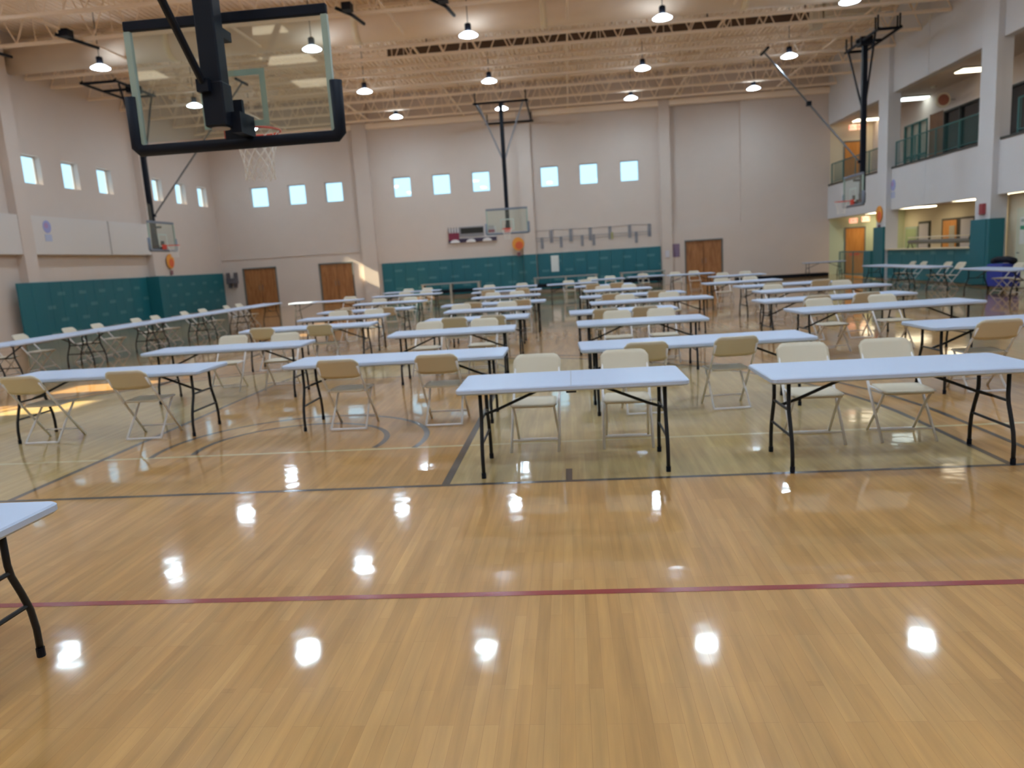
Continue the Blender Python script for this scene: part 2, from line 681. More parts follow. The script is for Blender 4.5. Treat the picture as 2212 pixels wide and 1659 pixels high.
# far wall with window openings, door openings and one shallow recess
WINX = [-16.0, -13.96, -11.98, -8.38, -6.33, -4.28, -0.78, 1.2, 3.24]
win_far = [(x - .47, x + .47, 5.24, 6.26) for x in WINX]
DOORS = [(-16.45, 1.86), (-12.27, 1.86), (6.83, 1.9)]
holes = list(win_far) + [(x - wd / 2, x + wd / 2, 0.0, 2.14) for x, wd in DOORS]
bm = bmesh.new()
wall_holes(bm, 'Y', YF, YF + .3, XL - .4, XR + .1, 0, ZT + .1, holes + [(5.35, 8.7, 2.88, 8.85)])
box(bm, 5.35, 8.7, YF + .2, YF + .3, 2.88, 8.85)
struct('wall_far', bm, WALL)

# left wall
WINY = [0.9, 2.95, 5.0, 8.85, 10.7, 12.9, 18.8, 20.85, 22.9, 25.2, 27.25, 29.32, 33.1, 35.22, 37.36]
bm = bmesh.new()
wall_holes(bm, 'X', XL - .3, XL, YB, YF, 0, ZT + .1, [(y - .47, y + .47, 5.36, 6.34) for y in WINY])
struct('wall_left', bm, WALL)

# right wall with the two storeys of openings
bm = bmesh.new()
wall_holes(bm, 'X', XR, XR + .3, YB, YF, 0, ZT + .1,
           [(32.15, 38.5, 0, 2.75), (24.6, 31.2, 1.14, 2.75), (16.6, 23.75, 0, 2.75),
            (32.0, 38.5, 4.33, 7.22), (24.6, 31.2, 4.33, 7.22), (16.6, 23.8, 4.33, 7.22), (8.9, 15.8, 4.33, 7.22)])
struct('wall_right', bm, WALLG)

# back wall with a balcony behind the camera
bm = bmesh.new()
wall_holes(bm, 'Y', YB - .3, YB, XL - .4, XR + .3, 0, ZT + .1, [(-14, 10, 4.33, 7.22)])
struct('wall_back', bm, WALL)
n_trim = [0]


def trim(bm, m, smooth=False):
    n_trim[0] += 1
    return struct('trim_%d' % n_trim[0], bm, m, None, smooth)


# corridors behind the openings
bm = bmesh.new(); box(bm, XR + .3, 16.5, 14, YF, 4.08, 4.33); trim(bm, CARPET)
bm = bmesh.new(); box(bm, XR + .3, 15.2, 8, YF, 7.3, 7.5); box(bm, XR + .3, 17, 14, YF, 2.95, 3.05); trim(bm, WALL)
bm = bmesh.new()
wall_holes(bm, 'X', 15.0, 15.2, 8, YF, 4.33, 7.3, [(24.9, 31.55, 4.33, 6.42), (31.62, 32.75, 4.33, 6.5), (32.9, 35.0, 4.33, 6.42)])
struct('wall_corridor', bm, WALL)
bm = bmesh.new(); box(bm, XR + .1, 15.2, YF, YF + .2, 2.95, 7.3); struct('wall_corridor_end', bm, WALLC)
bm = bmesh.new(); box(bm, XR + .3, 17, 13.9, 14.0, 0, 7.3); struct('wall_corridor_near', bm, WALLC)
bm = bmesh.new(); box(bm, 16.6, 16.8, 14, YF, 0, 2.95); struct('wall_lobby', bm, WALLC)
bm = bmesh.new(); box(bm, XR + .1, 16.8, YF, YF + .2, 0, 2.95); struct('wall_lobby_end', bm, WALLGR)
bm = bmesh.new(); box(bm, 13.2, 16.8, 14, YF + .2, -0.05, 0.0); trim(bm, CARPET)
bm = bmesh.new(); box(bm, 13.32, 13.44, 16.6, 23.9, 0, 2.75); struct('wall_storage', bm, WALLC)
# balcony behind the camera
bm = bmesh.new(); box(bm, -14, 10, YB - 7.5, YB - .3, 4.1, 4.33); box(bm, -14, 10, YB - 7.5, YB - .3, 7.3, 7.5); box(bm, -14, 10, YB - 7.7, YB - 7.5, 4.1, 7.5)
box(bm, -14.2, -14, YB - 7.5, YB - .3, 4.1, 7.5); box(bm, 10, 10.2, YB - 7.5, YB - .3, 4.1, 7.5)
struct('wall_balcony', bm, WALLC)

# columns and pilasters
for y0, y1 in ((31.2, 32.1), (23.75, 24.6), (15.8, 16.6), (8.0, 8.8)):
    bm = bmesh.new(); box(bm, 12.72, XR + .002, y0, y1, 0, ZT); trim(bm, WALLG)
for y0, y1 in ((23.75, 24.35), (31.5, 32.25), (15.9, 16.7), (6.9, 7.6), (0, .3)):
    bm = bmesh.new(); box(bm, XL - .002, XL + .30, y0, y1, 0, ZT); trim(bm, WALL)
for x0, x1, d in ((-10.72, -9.95, .25), (-2.3, -1.65, .22), (4.72, 5.25, .2)):
    bm = bmesh.new(); box(bm, x0, x1, YF - d, YF + .002, 0, ZT); trim(bm, WALL)
# the closed-in ledge along the left wall and thin shelf line on the far wall
for y0, y1 in ((24.35, 28.6), (28.68, 31.5), (16.7, 20.2), (20.28, 23.75)):
    bm = bmesh.new(); box(bm, XL - .002, XL + .27, y0, y1, 2.90, 4.22); trim(bm, LEDGE)
bm = bmesh.new(); box(bm, XL, -10.72, YF - .04, YF + .002, 2.60, 2.66); trim(bm, WALL)
bm = bmesh.new(); box(bm, XL, XR, YF - .18, YF + .002, 8.70, 8.98); trim(bm, CEILB)
for y0, y1, z in ((32.15, 38.4, 4.33), (24.65, 31.15, 4.33), (16.7, 23.7, 4.33)):
    bm = bmesh.new(); box(bm, XR - .03, XR + .3, y0, y1, z, z + .07); trim(bm, DKFRAME)
bm = bmesh.new(); box(bm, XR - .015, XR + .002, 28.35, 28.6, 2.8, 4.3); box(bm, XR - .015, XR + .002, 28.35, 28.6, 7.3, 10.2); trim(bm, WALLG)

# windows (frame + pane)
n_win = [0]


def window(a, b_, z0, z1, axis, c):
    n_win[0] += 1
    bm = bmesh.new()
    t = .045
    for (p, q, r_, s) in ((a, b_, z0, z0 + t), (a, b_, z1 - t, z1), (a, a + t, z0 + t, z1 - t), (b_ - t, b_, z0 + t, z1 - t)):
        if axis == 'Y':
            box(bm, p, q, c, c + .05, r_, s)
        else:
            box(bm, c - .05, c, p, q, r_, s)
    o = struct('window_%d' % n_win[0], bm, WFRAME)
    bm = bmesh.new()
    if axis == 'Y':
        box(bm, a + t, b_ - t, c + .02, c + .028, z0 + t, z1 - t)
    else:
        box(bm, c - .028, c - .02, a + t, b_ - t, z0 + t, z1 - t)
    new_obj('window_pane', bm, WGLASS, o)


for h in win_far:
    window(h[0], h[1], h[2], h[3], 'Y', YF + .1)
for y in WINY:
    window(y - .47, y + .47, 5.36, 6.34, 'X', XL - .22)

# doors
for i, (x, wd) in enumerate(DOORS):
    bm = bmesh.new()
    fr = .06
    box(bm, x - wd / 2, x - wd / 2 + fr, YF - .03, YF + .12, 0, 2.14)
    box(bm, x + wd / 2 - fr, x + wd / 2, YF - .03, YF + .12, 0, 2.14)
    box(bm, x - wd / 2 + fr, x + wd / 2 - fr, YF - .03, YF + .12, 2.08, 2.14)
    d = struct('door_%d' % (i + 1), bm, DOORFR)
    for s in (-1, 1):
        xa, xb = (x - wd / 2 + fr, x - .008) if s < 0 else (x + .008, x + wd / 2 - fr)
        new_obj('door_leaf', bbox(xa, xb, YF + .04, YF + .09, .01, 2.075, bev=.004, seg=1), OAK, d)
        bm = bmesh.new()
        tube(bm, [(x + s * .09, YF + .04, .95), (x + s * .09, YF - .03, .95), (x + s * .09, YF - .03, 1.2), (x + s * .09, YF + .04, 1.2)], .012)
        new_obj('door_handle', bm, CHROME, d)
    bm = bmesh.new()
    box(bm, x - wd / 2, x + wd / 2, YF + .28, YF + .3, 0, 2.14)
    new_obj('door_backing', bm, DKFRAME, d)


def single_door(idx, x0, x1, y, z0, z1, m):
    bm = bmesh.new()
    box(bm, x0 - .05, x0, y - .05, y + .002, z0, z1 + .05); box(bm, x1, x1 + .05, y - .05, y + .002, z0, z1 + .05); box(bm, x0, x1, y - .05, y + .002, z1, z1 + .05)
    d = struct('door_%d' % idx, bm, DOORFR)
    bm = bmesh.new(); box(bm, x0, x1, y - .03, y, z0, z1); new_obj('door_leaf', bm, m, d)
    bm = bmesh.new(); tube(bm, [(x1 - .1, y - .03, z0 + 1), (x1 - .1, y - .09, z0 + 1), (x1 - .22, y - .09, z0 + 1)], .012)
    new_obj('door_handle', bm, CHROME, d)
    return d


single_door(4, 13.68, 14.55, YF, 4.33, 6.36, OAKW)
d5 = single_door(5, 13.78, 14.68, YF, 0.0, 2.22, OAKW)
bm = bmesh.new(); box(bm, 13.98, 14.45, YF - .045, YF - .03, .88, 1.0); new_obj('door_sticker', bm, mat('red_sticker', (0.8, 0.12, 0.06), .5), d5)

# dark corridor windows on the upper storey (glass partitions) and the brown door between them
bm = bmesh.new()
for y in (24.9, 26.2, 27.6, 29.0, 30.3, 31.48):
    box(bm, 14.97, 15.05, y, y + .07, 4.33, 6.42)
box(bm, 14.97, 15.05, 24.9, 31.55, 6.36, 6.42)
o = struct('window_%d' % (n_win[0] + 1), bm, DKFRAME)
bm = bmesh.new(); box(bm, 15.06, 15.09, 24.9, 31.55, 4.33, 6.42); new_obj('window_pane', bm, DKGLASS, o)
bm = bmesh.new(); box(bm, 15.02, 15.022, 27.9, 28.6, 5.3, 6.1); new_obj('paper_sheet', bm, mat('sheet_grey', (.35, .38, .42), .7), o)
bm = bmesh.new()
for y in (32.9, 33.6, 34.3, 34.93):
    box(bm, 14.97, 15.05, y, y + .08, 4.33, 6.42)
box(bm, 14.97, 15.05, 32.9, 35.0, 6.36, 6.42); box(bm, 14.97, 15.05, 32.9, 35.0, 5.0, 5.08)
o = struct('window_%d' % (n_win[0] + 2), bm, TEALM)
bm = bmesh.new(); box(bm, 15.06, 15.09, 32.9, 35.0, 4.33, 6.42); new_obj('window_pane', bm, mat('pale_partition_glass', (.42, .40, .33), .3), o)
bm = bmesh.new(); box(bm, 15.02, 15.09, 31.62, 32.75, 4.33, 6.5); o = struct('door_6', bm, wood_mat('brown_door', (.16, .07, .03), (.22, .10, .045)))

# lobby back wall: doors and notice frames
bm = bmesh.new(); box(bm, 16.5, 16.61, 31.9, 34.6, .9, 2.32); d = struct('window_%d' % (n_win[0] + 3), bm, DKFRAME)
bm = bmesh.new(); box(bm, 16.48, 16.5, 33.3, 34.45, .95, 2.24); new_obj('wood_panel', bm, OAKW, d)
bm = bmesh.new(); box(bm, 16.46, 16.48, 33.4, 33.85, 1.1, 2.0); new_obj('glazed_panel', bm, mat('lobby_glaze', (.45, .43, .36), .3), d)
bm = bmesh.new(); box(bm, 16.48, 16.5, 32.0, 32.95, .95, 2.24); new_obj('pale_panel', bm, PALE, d)
bm = bmesh.new(); box(bm, 16.45, 16.61, 30.5, 31.3, 0.0, 2.5); struct('door_7', bm, DKFRAME)


def wall_frame(y0, y1, z0, z1, m, label, frame=DKFRAME):
    t = thing('notice_board', label, 'notice board', (16.6, (y0 + y1) / 2, z0))
    bm = bmesh.new(); box(bm, -.06, 0, (y0 - y1) / 2, (y1 - y0) / 2, 0, z1 - z0); new_obj('frame', bm, frame, t)
    bm = bmesh.new(); box(bm, -.075, -.06, (y0 - y1) / 2 + .1, (y1 - y0) / 2 - .1, .1, z1 - z0 - .1); new_obj('sheet', bm, m, t)
    return t


wall_frame(35.8, 36.9, .9, 2.3, PALE, 'dark framed pale notice panel on lobby wall, left of the orange-panelled opening')
wall_frame(37.0, 38.3, .6, 2.1, mat('green_poster', (.42, .52, .30), .6), 'pale green poster on lobby wall beside the padded column', mat('poster_edge', (.45, .55, .48), .5))

# ---------------------------------------------------------------- roof joists (bottom chord 8.9)
TY = [37.4 - 2.1 * k for k in range(6)] + [25.62, 22.15, 20.0, 17.9, 15.8, 13.7, 11.6, 9.5, 7.4, 5.3, 3.2, 1.1, -1.0, -3.1]
for k, y in enumerate(TY):
    bm = bmesh.new()
    box(bm, XL, XR, y - .055, y + .055, 8.88, 8.97)
    box(bm, XL, XR, y - .055, y + .055, ZT - .1, ZT - .005)
    n = 26
    st = (XR - XL) / n
    for i in range(n):
        x0 = XL + i * st
        pts = [(x0, y, 8.95), (x0 + st / 2, y, ZT - .08), (x0 + st, y, 8.95)]
        tube(bm, pts[:2], .024, 5, False)
        tube(bm, pts[1:], .024, 5, False)
        if i % 2 == 0:
            tube(bm, [(x0 + st / 2, y, 8.95), (x0 + st / 2, y, ZT - .08)], .015, 4, False)
    trim(bm, CEILB)
for x in (-14.2, -9.6, -4.9, .3, 5.4, 10.2):      # bridging angles running along the room
    bm = bmesh.new(); box(bm, x - .03, x + .03, YB, YF, 8.98, 9.04); box(bm, x - .03, x + .03, YB, YF, 10.12, 10.18); trim(bm, CEILB)

# ---------------------------------------------------------------- ducts
t = thing('air_duct', 'long beige round duct below the roof deck running across the gym', 'duct', (0, 24.9, 9.37))
bm = bmesh.new()
tube(bm, [(XL + .02, 0, 0), (XR - .02, 0, 0)], .47, 36)
new_obj('duct_body', bm, DUCTM, t, True)
for x in (-12.7, -6.43, -.43, 5.76, 11.3):
    bm = bmesh.new()
    tube(bm, [(x - .10, 0, 0), (x + .10, 0, 0)], .49, 36)
    box(bm, x - .02, x + .02, -.02, .02, .5, .93)
    new_obj('hanging_strap', bm, STRAPM, t, True)
bm = bmesh.new()
box(bm, -6.5, 11.5, -.17, .17, -.14, .14)
for x in (-5, -1.5, 2, 5.5, 9):
    box(bm, x - .02, x + .02, -.03, .03, .14, .55)
o = new_obj('dark_duct', bm, mat('brown_duct', (.095, .06, .045), .6)); o.location = (0, 29.42, 9.75)
tag(o, 'dark brown flat duct above the roof joists, behind the round beige duct', 'duct')
bm = bmesh.new()
box(bm, -.85, .95, -.5, .4, -.25, .3)
box(bm, -1.25, -.9, -.3, .05, -.55, .3)
box(bm, -.4, -.3, -.1, 0, .3, .8)
o = new_obj('ventilation_unit', bm, mat('unit_white', (.72, .68, .60), .5)); o.location = (10.0, 28.1, 9.5)
tag(o, 'pale boxy ventilation unit in the roof joists near the right wall', 'ventilation unit')

for k, (x, y, dx, lb) in enumerate(((-14.1, 21.9, .0, 'black bracket on the joists above the left wall windows, beside the lamp'),
                                    (-17.0, 22.0, .0, 'black bracket on the joists at the top left corner'),
                                    (-5.8, 21.9, .25, 'black bracket on the joists right of the near backboard'),
                                    (-3.1, 21.9, .5, 'black bracket on the joists above the nearest middle lamp'))):
    t = thing('ceiling_bracket', lb, 'bracket', (x, y, 8.88), group='black brackets under the joists')
    bm = bmesh.new(); tube(bm, [(-.35, -.35, .05), (0, 0, -.05), (.1, .95, -.02)], .05, 8); new_obj('arm', bm, BLACK, t)
    bm = bmesh.new(); box(bm, -.14, .12, -.5, -.2, -.06, .14); new_obj('clamp', bm, BLACK, t)

# ---------------------------------------------------------------- lamps
XS = [-14.7, -7.7, -2.75, 3.15, 8.6]
rows = [(35.4, 'row nearest the far wall'), (30.0, 'second row from the far wall'), (23.95, 'third row from the far wall'),
        (18.3, 'row above the middle tables'), (12.4, 'row before the middle tables'), (6.5, 'row above the near backboard'),
        (0.6, 'row above the near floor'), (-2.9, 'row by the back wall')]
cols = ['leftmost', 'second from left', 'middle', 'second from right', 'rightmost']
lamp0 = None
for y, rn in rows:
    for x, cn in zip(XS, cols):
        lb = 'round blue-white hanging gym lamp, %s in the %s' % (cn, rn)
        if lamp0 is None:
            t = thing('high_bay_lamp', lb, 'lamp', (x, y, 8.6), group='round gym lamps under the roof')
            bm = bmesh.new(); lathe(bm, [(.0, .10), (.10, .10), (.16, .08), (.29, .0), (.29, -.02), (.27, -.02), (.27, .0), (0, .03)]); new_obj('glowing_shell', bm, mat('lamp_shell_uplight', (.6, .6, .6), .4, emit=(0.80, 0.90, 1.0), estr=13.0), t, True)  # shell glow added as uplight to brighten the ceiling
            bm = bmesh.new(); lathe(bm, [(0, .0), (.262, .0), (.262, -.015), (.20, -.035), (.10, -.048), (0, -.05)]); new_obj('lens', bm, LAMPM, t)
            bm = bmesh.new(); lathe(bm, [(0, .34), (.08, .34), (.10, .31), (.10, .16), (.06, .1), (0, .1)]); new_obj('driver_housing', bm, BLACK, t, True)
            bm = bmesh.new(); tube(bm, [(0, 0, .33), (0, 0, 1.7)], .012, 6); new_obj('hanging_rod', bm, BLACK, t)
            lamp0 = t
        else:
            yy = y
            xx = x + (1.3 if (x == XS[2] and y < 10) else 0)
            dup(lamp0, (xx, yy, 8.6), 0, lb)
# ---------------------------------------------------------------- ceiling fixtures in the corridors


def troffer(x0, x1, y0, y1, z, m, lb, grp):
    t = thing('ceiling_light', lb, 'ceiling light', ((x0 + x1) / 2, (y0 + y1) / 2, z), group=grp)
    a_, b_ = (x1 - x0) / 2, (y1 - y0) / 2
    bm = bmesh.new(); box(bm, -a_ - .03, a_ + .03, -b_ - .03, b_ + .03, .0, .06); new_obj('housing', bm, WFRAME, t)
    bm = bmesh.new(); box(bm, -a_, a_, -b_, b_, -.03, -.001); new_obj('diffuser', bm, m, t)
    return t


g1 = 'lit ceiling panels in the upper corridor'
troffer(13.85, 15.0, 27.9, 28.5, 7.24, TROFF, 'bright warm ceiling panel above the dark corridor windows', g1)
troffer(13.9, 14.95, 32.7, 33.3, 7.24, TROFFC, 'bright whitish ceiling panel left of the round clock', g1)
troffer(13.85, 15.0, 37.4, 38.0, 7.24, TROFF, 'bright ceiling panel above the upper orange door', g1)
troffer(13.85, 15.0, 21.5, 22.1, 7.24, TROFF, 'ceiling panel in the nearest corridor bay at the right edge', g1)
g2 = 'lit ceiling panels in the lower lobby'
for y, lb in ((37.2, 'lobby ceiling panel before the lower orange door'), (33.4, 'lobby ceiling panel above the orange-panelled opening'),
              (29.0, 'lobby ceiling panel behind the padded half wall'), (25.8, 'lobby ceiling panel nearest the padded right column')):
    troffer(14.3, 15.7, y, y + .7, 2.88, TROFFL, lb, g2)
g3 = 'lit ceiling panels on the balcony behind'
for (x0, x1, y0, y1), lb in (((-7.4, -6.2, -4.45, -3.95), 'nearest balcony ceiling panel behind the viewer'), ((-7.7, -6.4, -7.0, -6.3), 'middle balcony ceiling panel behind the viewer'),
                             ((-11.9, -10.7, -7.3, -6.6), 'leftmost balcony ceiling panel behind the viewer'), ((-7.8, -6.5, -9.6, -8.8), 'farthest balcony ceiling panel behind the viewer')):
    troffer(x0, x1, y0, y1, 7.24, TROFF, lb, g3)


def exit_sign(x, y, z, lb):
    t = thing('exit_sign', lb, 'exit sign', (x, y, z), group='red lit exit signs by the orange doors')
    bm = bmesh.new(); box(bm, -.18, .18, -.03, .03, -.12, .12); new_obj('sign_box', bm, EXITB, t)
    text_mesh('lettering', 'EXIT', .2, EXITF, t, (0, -.034, 0), (PI / 2, 0, 0))
    bm = bmesh.new(); box(bm, -.02, .02, -.02, .02, .12, (7.3 if z > 4 else 2.95) - z); new_obj('stem', bm, WFRAME, t)
    return t


exit_sign(13.92, 38.1, 6.98, 'left exit sign above the upper orange door')
exit_sign(14.36, 38.1, 6.98, 'right exit sign above the upper orange door')
exit_sign(14.0, 38.1, 2.58, 'left exit sign above the lower orange door')
exit_sign(14.58, 38.1, 2.62, 'right exit sign above the lower orange door')

t = thing('wall_clock', 'round red-brown clock with cream rim on bracket in upper corridor', 'clock', (14.55, 30.75, 6.72))
bm = bmesh.new(); disc_y(bm, 0, -.05, 0, .27, depth=.1); new_obj('rim', bm, WALLC, t)
bm = bmesh.new(); disc_y(bm, 0, -.06, 0, .205, depth=.01); new_obj('face', bm, mat('clock_face', (.30, .10, .06), .5), t)
bm = bmesh.new(); tube(bm, [(.2, 0, 0), (.5, 0, 0)], .03); new_obj('bracket', bm, CHROME, t)
for x, y, lb in ((13.75, 25.6, 'small white smoke detector near the warm corridor ceiling panel'), (14.3, 31.0, 'small white smoke detector above the round clock')):
    bm = bmesh.new(); lathe(bm, [(0, -.08), (.08, -.07), (.12, -.0), (0, 0)]); o = new_obj('smoke_detector', bm, WHITE, None, True); o.location = (x, y, 7.3)
    tag(o, lb, 'smoke detector', 'detectors in the upper corridor ceiling')


# ---------------------------------------------------------------- railings
def railing(y0, y1, z, h, lb, xx=13.02):
    t = thing('railing', lb, 'railing', (xx, y0, z), group='teal metal railings on the right side')
    L = y1 - y0
    bm = bmesh.new(); tube(bm, [(0, 0, h), (0, L, h)], .025); new_obj('handrail', bm, TEALM, t)
    bm = bmesh.new(); tube(bm, [(0, 0, .1), (0, L, .1)], .018); new_obj('bottom_rail', bm, TEALM, t)
    n = max(1, round(L / 1.6))
    for i in range(n + 1):
        bm = bmesh.new(); tube(bm, [(0, L * i / n, 0), (0, L * i / n, h)], .026); new_obj('post', bm, TEALM, t)
    m = int(L / .12)
    for i in range(1, m):
        if i % max(1, round(m / n)) == 0:
            continue
        bm = bmesh.new(); tube(bm, [(0, L * i / m, .1), (0, L * i / m, h)], .009, 5, False); new_obj('baluster', bm, TEALM, t)
    return t


railing(32.2, 38.3, 4.4, .95, 'teal railing on the balcony before the upper orange door')
railing(24.75, 31.1, 4.4, .93, 'teal railing on the balcony before the dark corridor windows')
railing(17.0, 23.1, 4.4, .98, 'teal railing on the balcony at the right edge')
railing(33.6, 37.0, 0, 1.12, 'teal railing on the gym floor before the lower orange door', 12.98)

# ---------------------------------------------------------------- wall pads


def pad_run(axis, c0, c1, a0, a1, z0, z1, m, lb, grp='teal padding on the walls', step=.61):
    if axis == 'Y':
        t = thing('wall_padding', lb, 'wall padding', ((a0 + a1) / 2, (c0 + c1) / 2, z0), group=grp)
    else:
        t = thing('wall_padding', lb, 'wall padding', ((c0 + c1) / 2, (a0 + a1) / 2, z0), group=grp)
    n = max(1, round((a1 - a0) / step))
    L = (a1 - a0) / n
    c = abs(c1 - c0) / 2
    for i in range(n):
        p = -(a1 - a0) / 2 + i * L
        if axis == 'Y':
            bm = bbox(p + .002, p + L - .002, -c, c, 0, z1 - z0, bev=.012)
        else:
            bm = bbox(-c, c, p + .002, p + L - .002, 0, z1 - z0, bev=.012)
        new_obj('pad_panel', bm, m, t)
    return t


pad_run('Y', YF - .06, YF, -9.8, -2.32, .1, 1.93, PADX, 'long teal padding on far wall under the scoreboard')
pad_run('Y', YF - .28, YF - .22, -2.3, -1.65, .1, 1.93, PADX, 'narrow teal padding on the far wall pilaster under the orange emblem')
pad_run('Y', YF - .06, YF, -1.62, 4.68, .1, 1.93, PADX, 'long teal padding on far wall under the grey peg rail')
pad_run('X', XL, XL + .06, 24.4, 31.18, .1, 1.95, PADY, 'teal padding on the left wall under the ledge')
pad_run('X', XL + .30, XL + .36, 23.1, 24.37, .1, 1.95, PADP, 'teal padding at the near end of the left wall pads')
pad_run('X', XL + .30, XL + .36, 31.52, 32.24, .1, 1.96, PADP, 'narrow teal pad on the left wall pilaster, facing the court', step=1)
pad_run('Y', 31.2, 31.5, XL + .02, XL + .62, .1, 1.96, PADP, 'dark teal pad on the left wall pilaster between two pad runs')
pad_run('X', XL, XL + .06, 32.27, YF - .08, .1, 1.95, PADY, 'teal padding in the far corner of the left wall')
pad_run('X', 12.62, 12.72, 31.2, 32.15, .05, 2.1, PADP, 'tall teal column pad under the sun-coloured emblem on the right', step=1)
pad_run('X', 12.74, 12.86, 32.7, 33.5, .03, 1.16, PADP, 'low teal pad beside the floor railing on the right', step=1)
pad_run('Y', 23.55, 23.72, 12.6, 13.05, .05, 2.05, PADP, 'teal side pad on the near right column', step=1)
pad_run('X', 12.6, 12.72, 23.75, 24.62, .05, 2.05, PADP, 'tall teal column pad by the white storage door', step=1)
pad_run('X', 12.8, 12.89, 24.65, 31.15, .05, 1.17, PADY, 'low teal half wall padding between the right columns', step=1.3)
bm = bmesh.new(); box(bm, 12.72, 13.3, 24.62, 31.18, 1.175, 1.21); trim(bm, WALLC)


# ---------------------------------------------------------------- things on the walls
def emblem(loc, rz, lb):
    t = thing('ball_emblem', lb, 'wall emblem', loc, rz, 'orange ball emblems above the pads')
    bm = bmesh.new(); disc_y(bm, 0, -.03, 0, .31, depth=.03, zs=1.08); new_obj('disc', bm, mat('emblem_orange', (.80, .33, .05), .6), t)
    bm = bmesh.new(); disc_y(bm, .05, -.035, -.08, .2, depth=.005); new_obj('flame', bm, mat('emblem_red', (.75, .14, .05), .6), t)
    bm = bmesh.new(); box(bm, -.08, .1, -.03, 0, -.62, -.42); new_obj('tag', bm, mat('emblem_tag', (.22, .10, .13), .6), t)
    return t


emblem((-2.55 + .0, YF - .23, 2.5), 0, 'orange round ball emblem on the far wall above the teal pads')
emblem((XL + .06, 33.3, 2.62), PI / 2, 'orange round ball emblem on left wall under the basketball hoop')
emblem((12.70, 31.75, 2.62), -PI / 2, 'orange round ball emblem on the right column above its tall pad')


def small_logo(loc, rz, lb):
    t = thing('round_logo', lb, 'wall logo', loc, rz, 'small blue logos on the side walls')
    bm = bmesh.new(); disc_y(bm, 0, -.012, .14, .2, depth=.012, zs=1.1); new_obj('disc', bm, mat('logo_blue', (.33, .36, .66), .6), t)
    bm = bmesh.new(); disc_y(bm, -.04, -.016, .18, .1, depth=.004); new_obj('inner_mark', bm, mat('logo_purple', (.42, .28, .50), .6), t)
    bm = bmesh.new(); box(bm, -.17, .17, -.012, 0, -.36, -.12); new_obj('caption_block', bm, mat('logo_caption', (.45, .50, .68), .6), t)


small_logo((XL + .27, 25.1, 3.72), PI / 2, 'small blue round logo on the left wall ledge')
small_logo((XR - .001, 31.0, 3.55), -PI / 2, 'small blue round logo on the right balcony front')

# scoreboard
t = thing('scoreboard', 'maroon scoreboard with black display and pale arches on far wall', 'scoreboard', (-4.86, YF, 2.75))
MAROON = mat('score_maroon', (.22, .02, .055), .5)
NAVY = mat('score_navy', (.035, .025, .06), .5)
PW = mat('score_pale', (.62, .60, .62), .6)
bm = bmesh.new(); box(bm, -1.28, 1.22, -.1, 0, 0, .72); new_obj('backing', bm, PW, t)
bm = bmesh.new(); box(bm, -1.28, -.72, -.12, -.1, .14, .5); new_obj('maroon_panel', bm, MAROON, t)
bm = bmesh.new(); box(bm, .72, 1.14, -.12, -.1, .42, .56); new_obj('maroon_panel', bm, MAROON, t)
bm = bmesh.new(); box(bm, -1.3, 1.22, -.115, -.1, 0, .2); new_obj('base_band', bm, NAVY, t)
bm = bmesh.new(); box(bm, -.72, .58, -.13, -.1, .28, .78); new_obj('display_frame', bm, mat('score_grey', (.25, .24, .26), .5), t)
bm = bmesh.new(); box(bm, -.62, .55, -.14, -.13, .44, .72); new_obj('display', bm, mat('score_display', (.010, .010, .006), .3), t)
for x in (-.95, -.12, .72):
    bm = bmesh.new()
    c0 = [bm.verts.new((x + .25 * math.cos(PI * k / 12), -.13, .17 * math.sin(PI * k / 12))) for k in range(13)]
    c1 = [bm.verts.new((v.co.x, -.115, v.co.z)) for v in c0]
    bm.faces.new(c0); bm.faces.new(c1[::-1])
    for k in range(12):
        bm.faces.new([c0[k], c1[k], c1[k + 1], c0[k + 1]])
    new_obj('arch', bm, mat('score_arch', (.8, .78, .8), .6), t)
for k, x in enumerate((-1.26, -1.12, -.98, -.84, .76, .86, .96, 1.06)):
    bm = bmesh.new(); box(bm, x - .018, x + .018, -.115, -.1, .5, .78); new_obj('spike', bm, NAVY, t)

# peg rail
t = thing('peg_rail', 'grey peg rail with hanging tabs on far wall above teal pads', 'peg rail', (1.17, YF, 2.4))
GREYT = mat('tab_grey', (.24, .24, .27), .6)
bm = bmesh.new(); box(bm, -3.0, 3.0, -.03, 0, .30, .33); box(bm, -3.0, 3.0, -.03, 0, .17, .19); box(bm, -3.0, 3.0, -.03, 0, .68, .69); new_obj('rail', bm, mat('rail_grey', (.38, .38, .40), .6), t)
for k in range(7):
    x = -3.0 + k * .995
    bm = bmesh.new(); box(bm, x - .08, x + .08, -.05, -.03, .05, .68); new_obj('upper_tab', bm, GREYT, t)
for x in (-2.5, -1.52, -.44, .15, 2.3):
    bm = bmesh.new(); box(bm, x - .07, x + .07, -.045, -.03, -.22, .34); new_obj('lower_tab', bm, GREYT, t)
bm = bmesh.new(); box(bm, 1.02, 1.14, -.06, -.05, .03, .4); new_obj('yellow_tab', bm, mat('tab_yellow', (.42, .38, .18), .6), t)

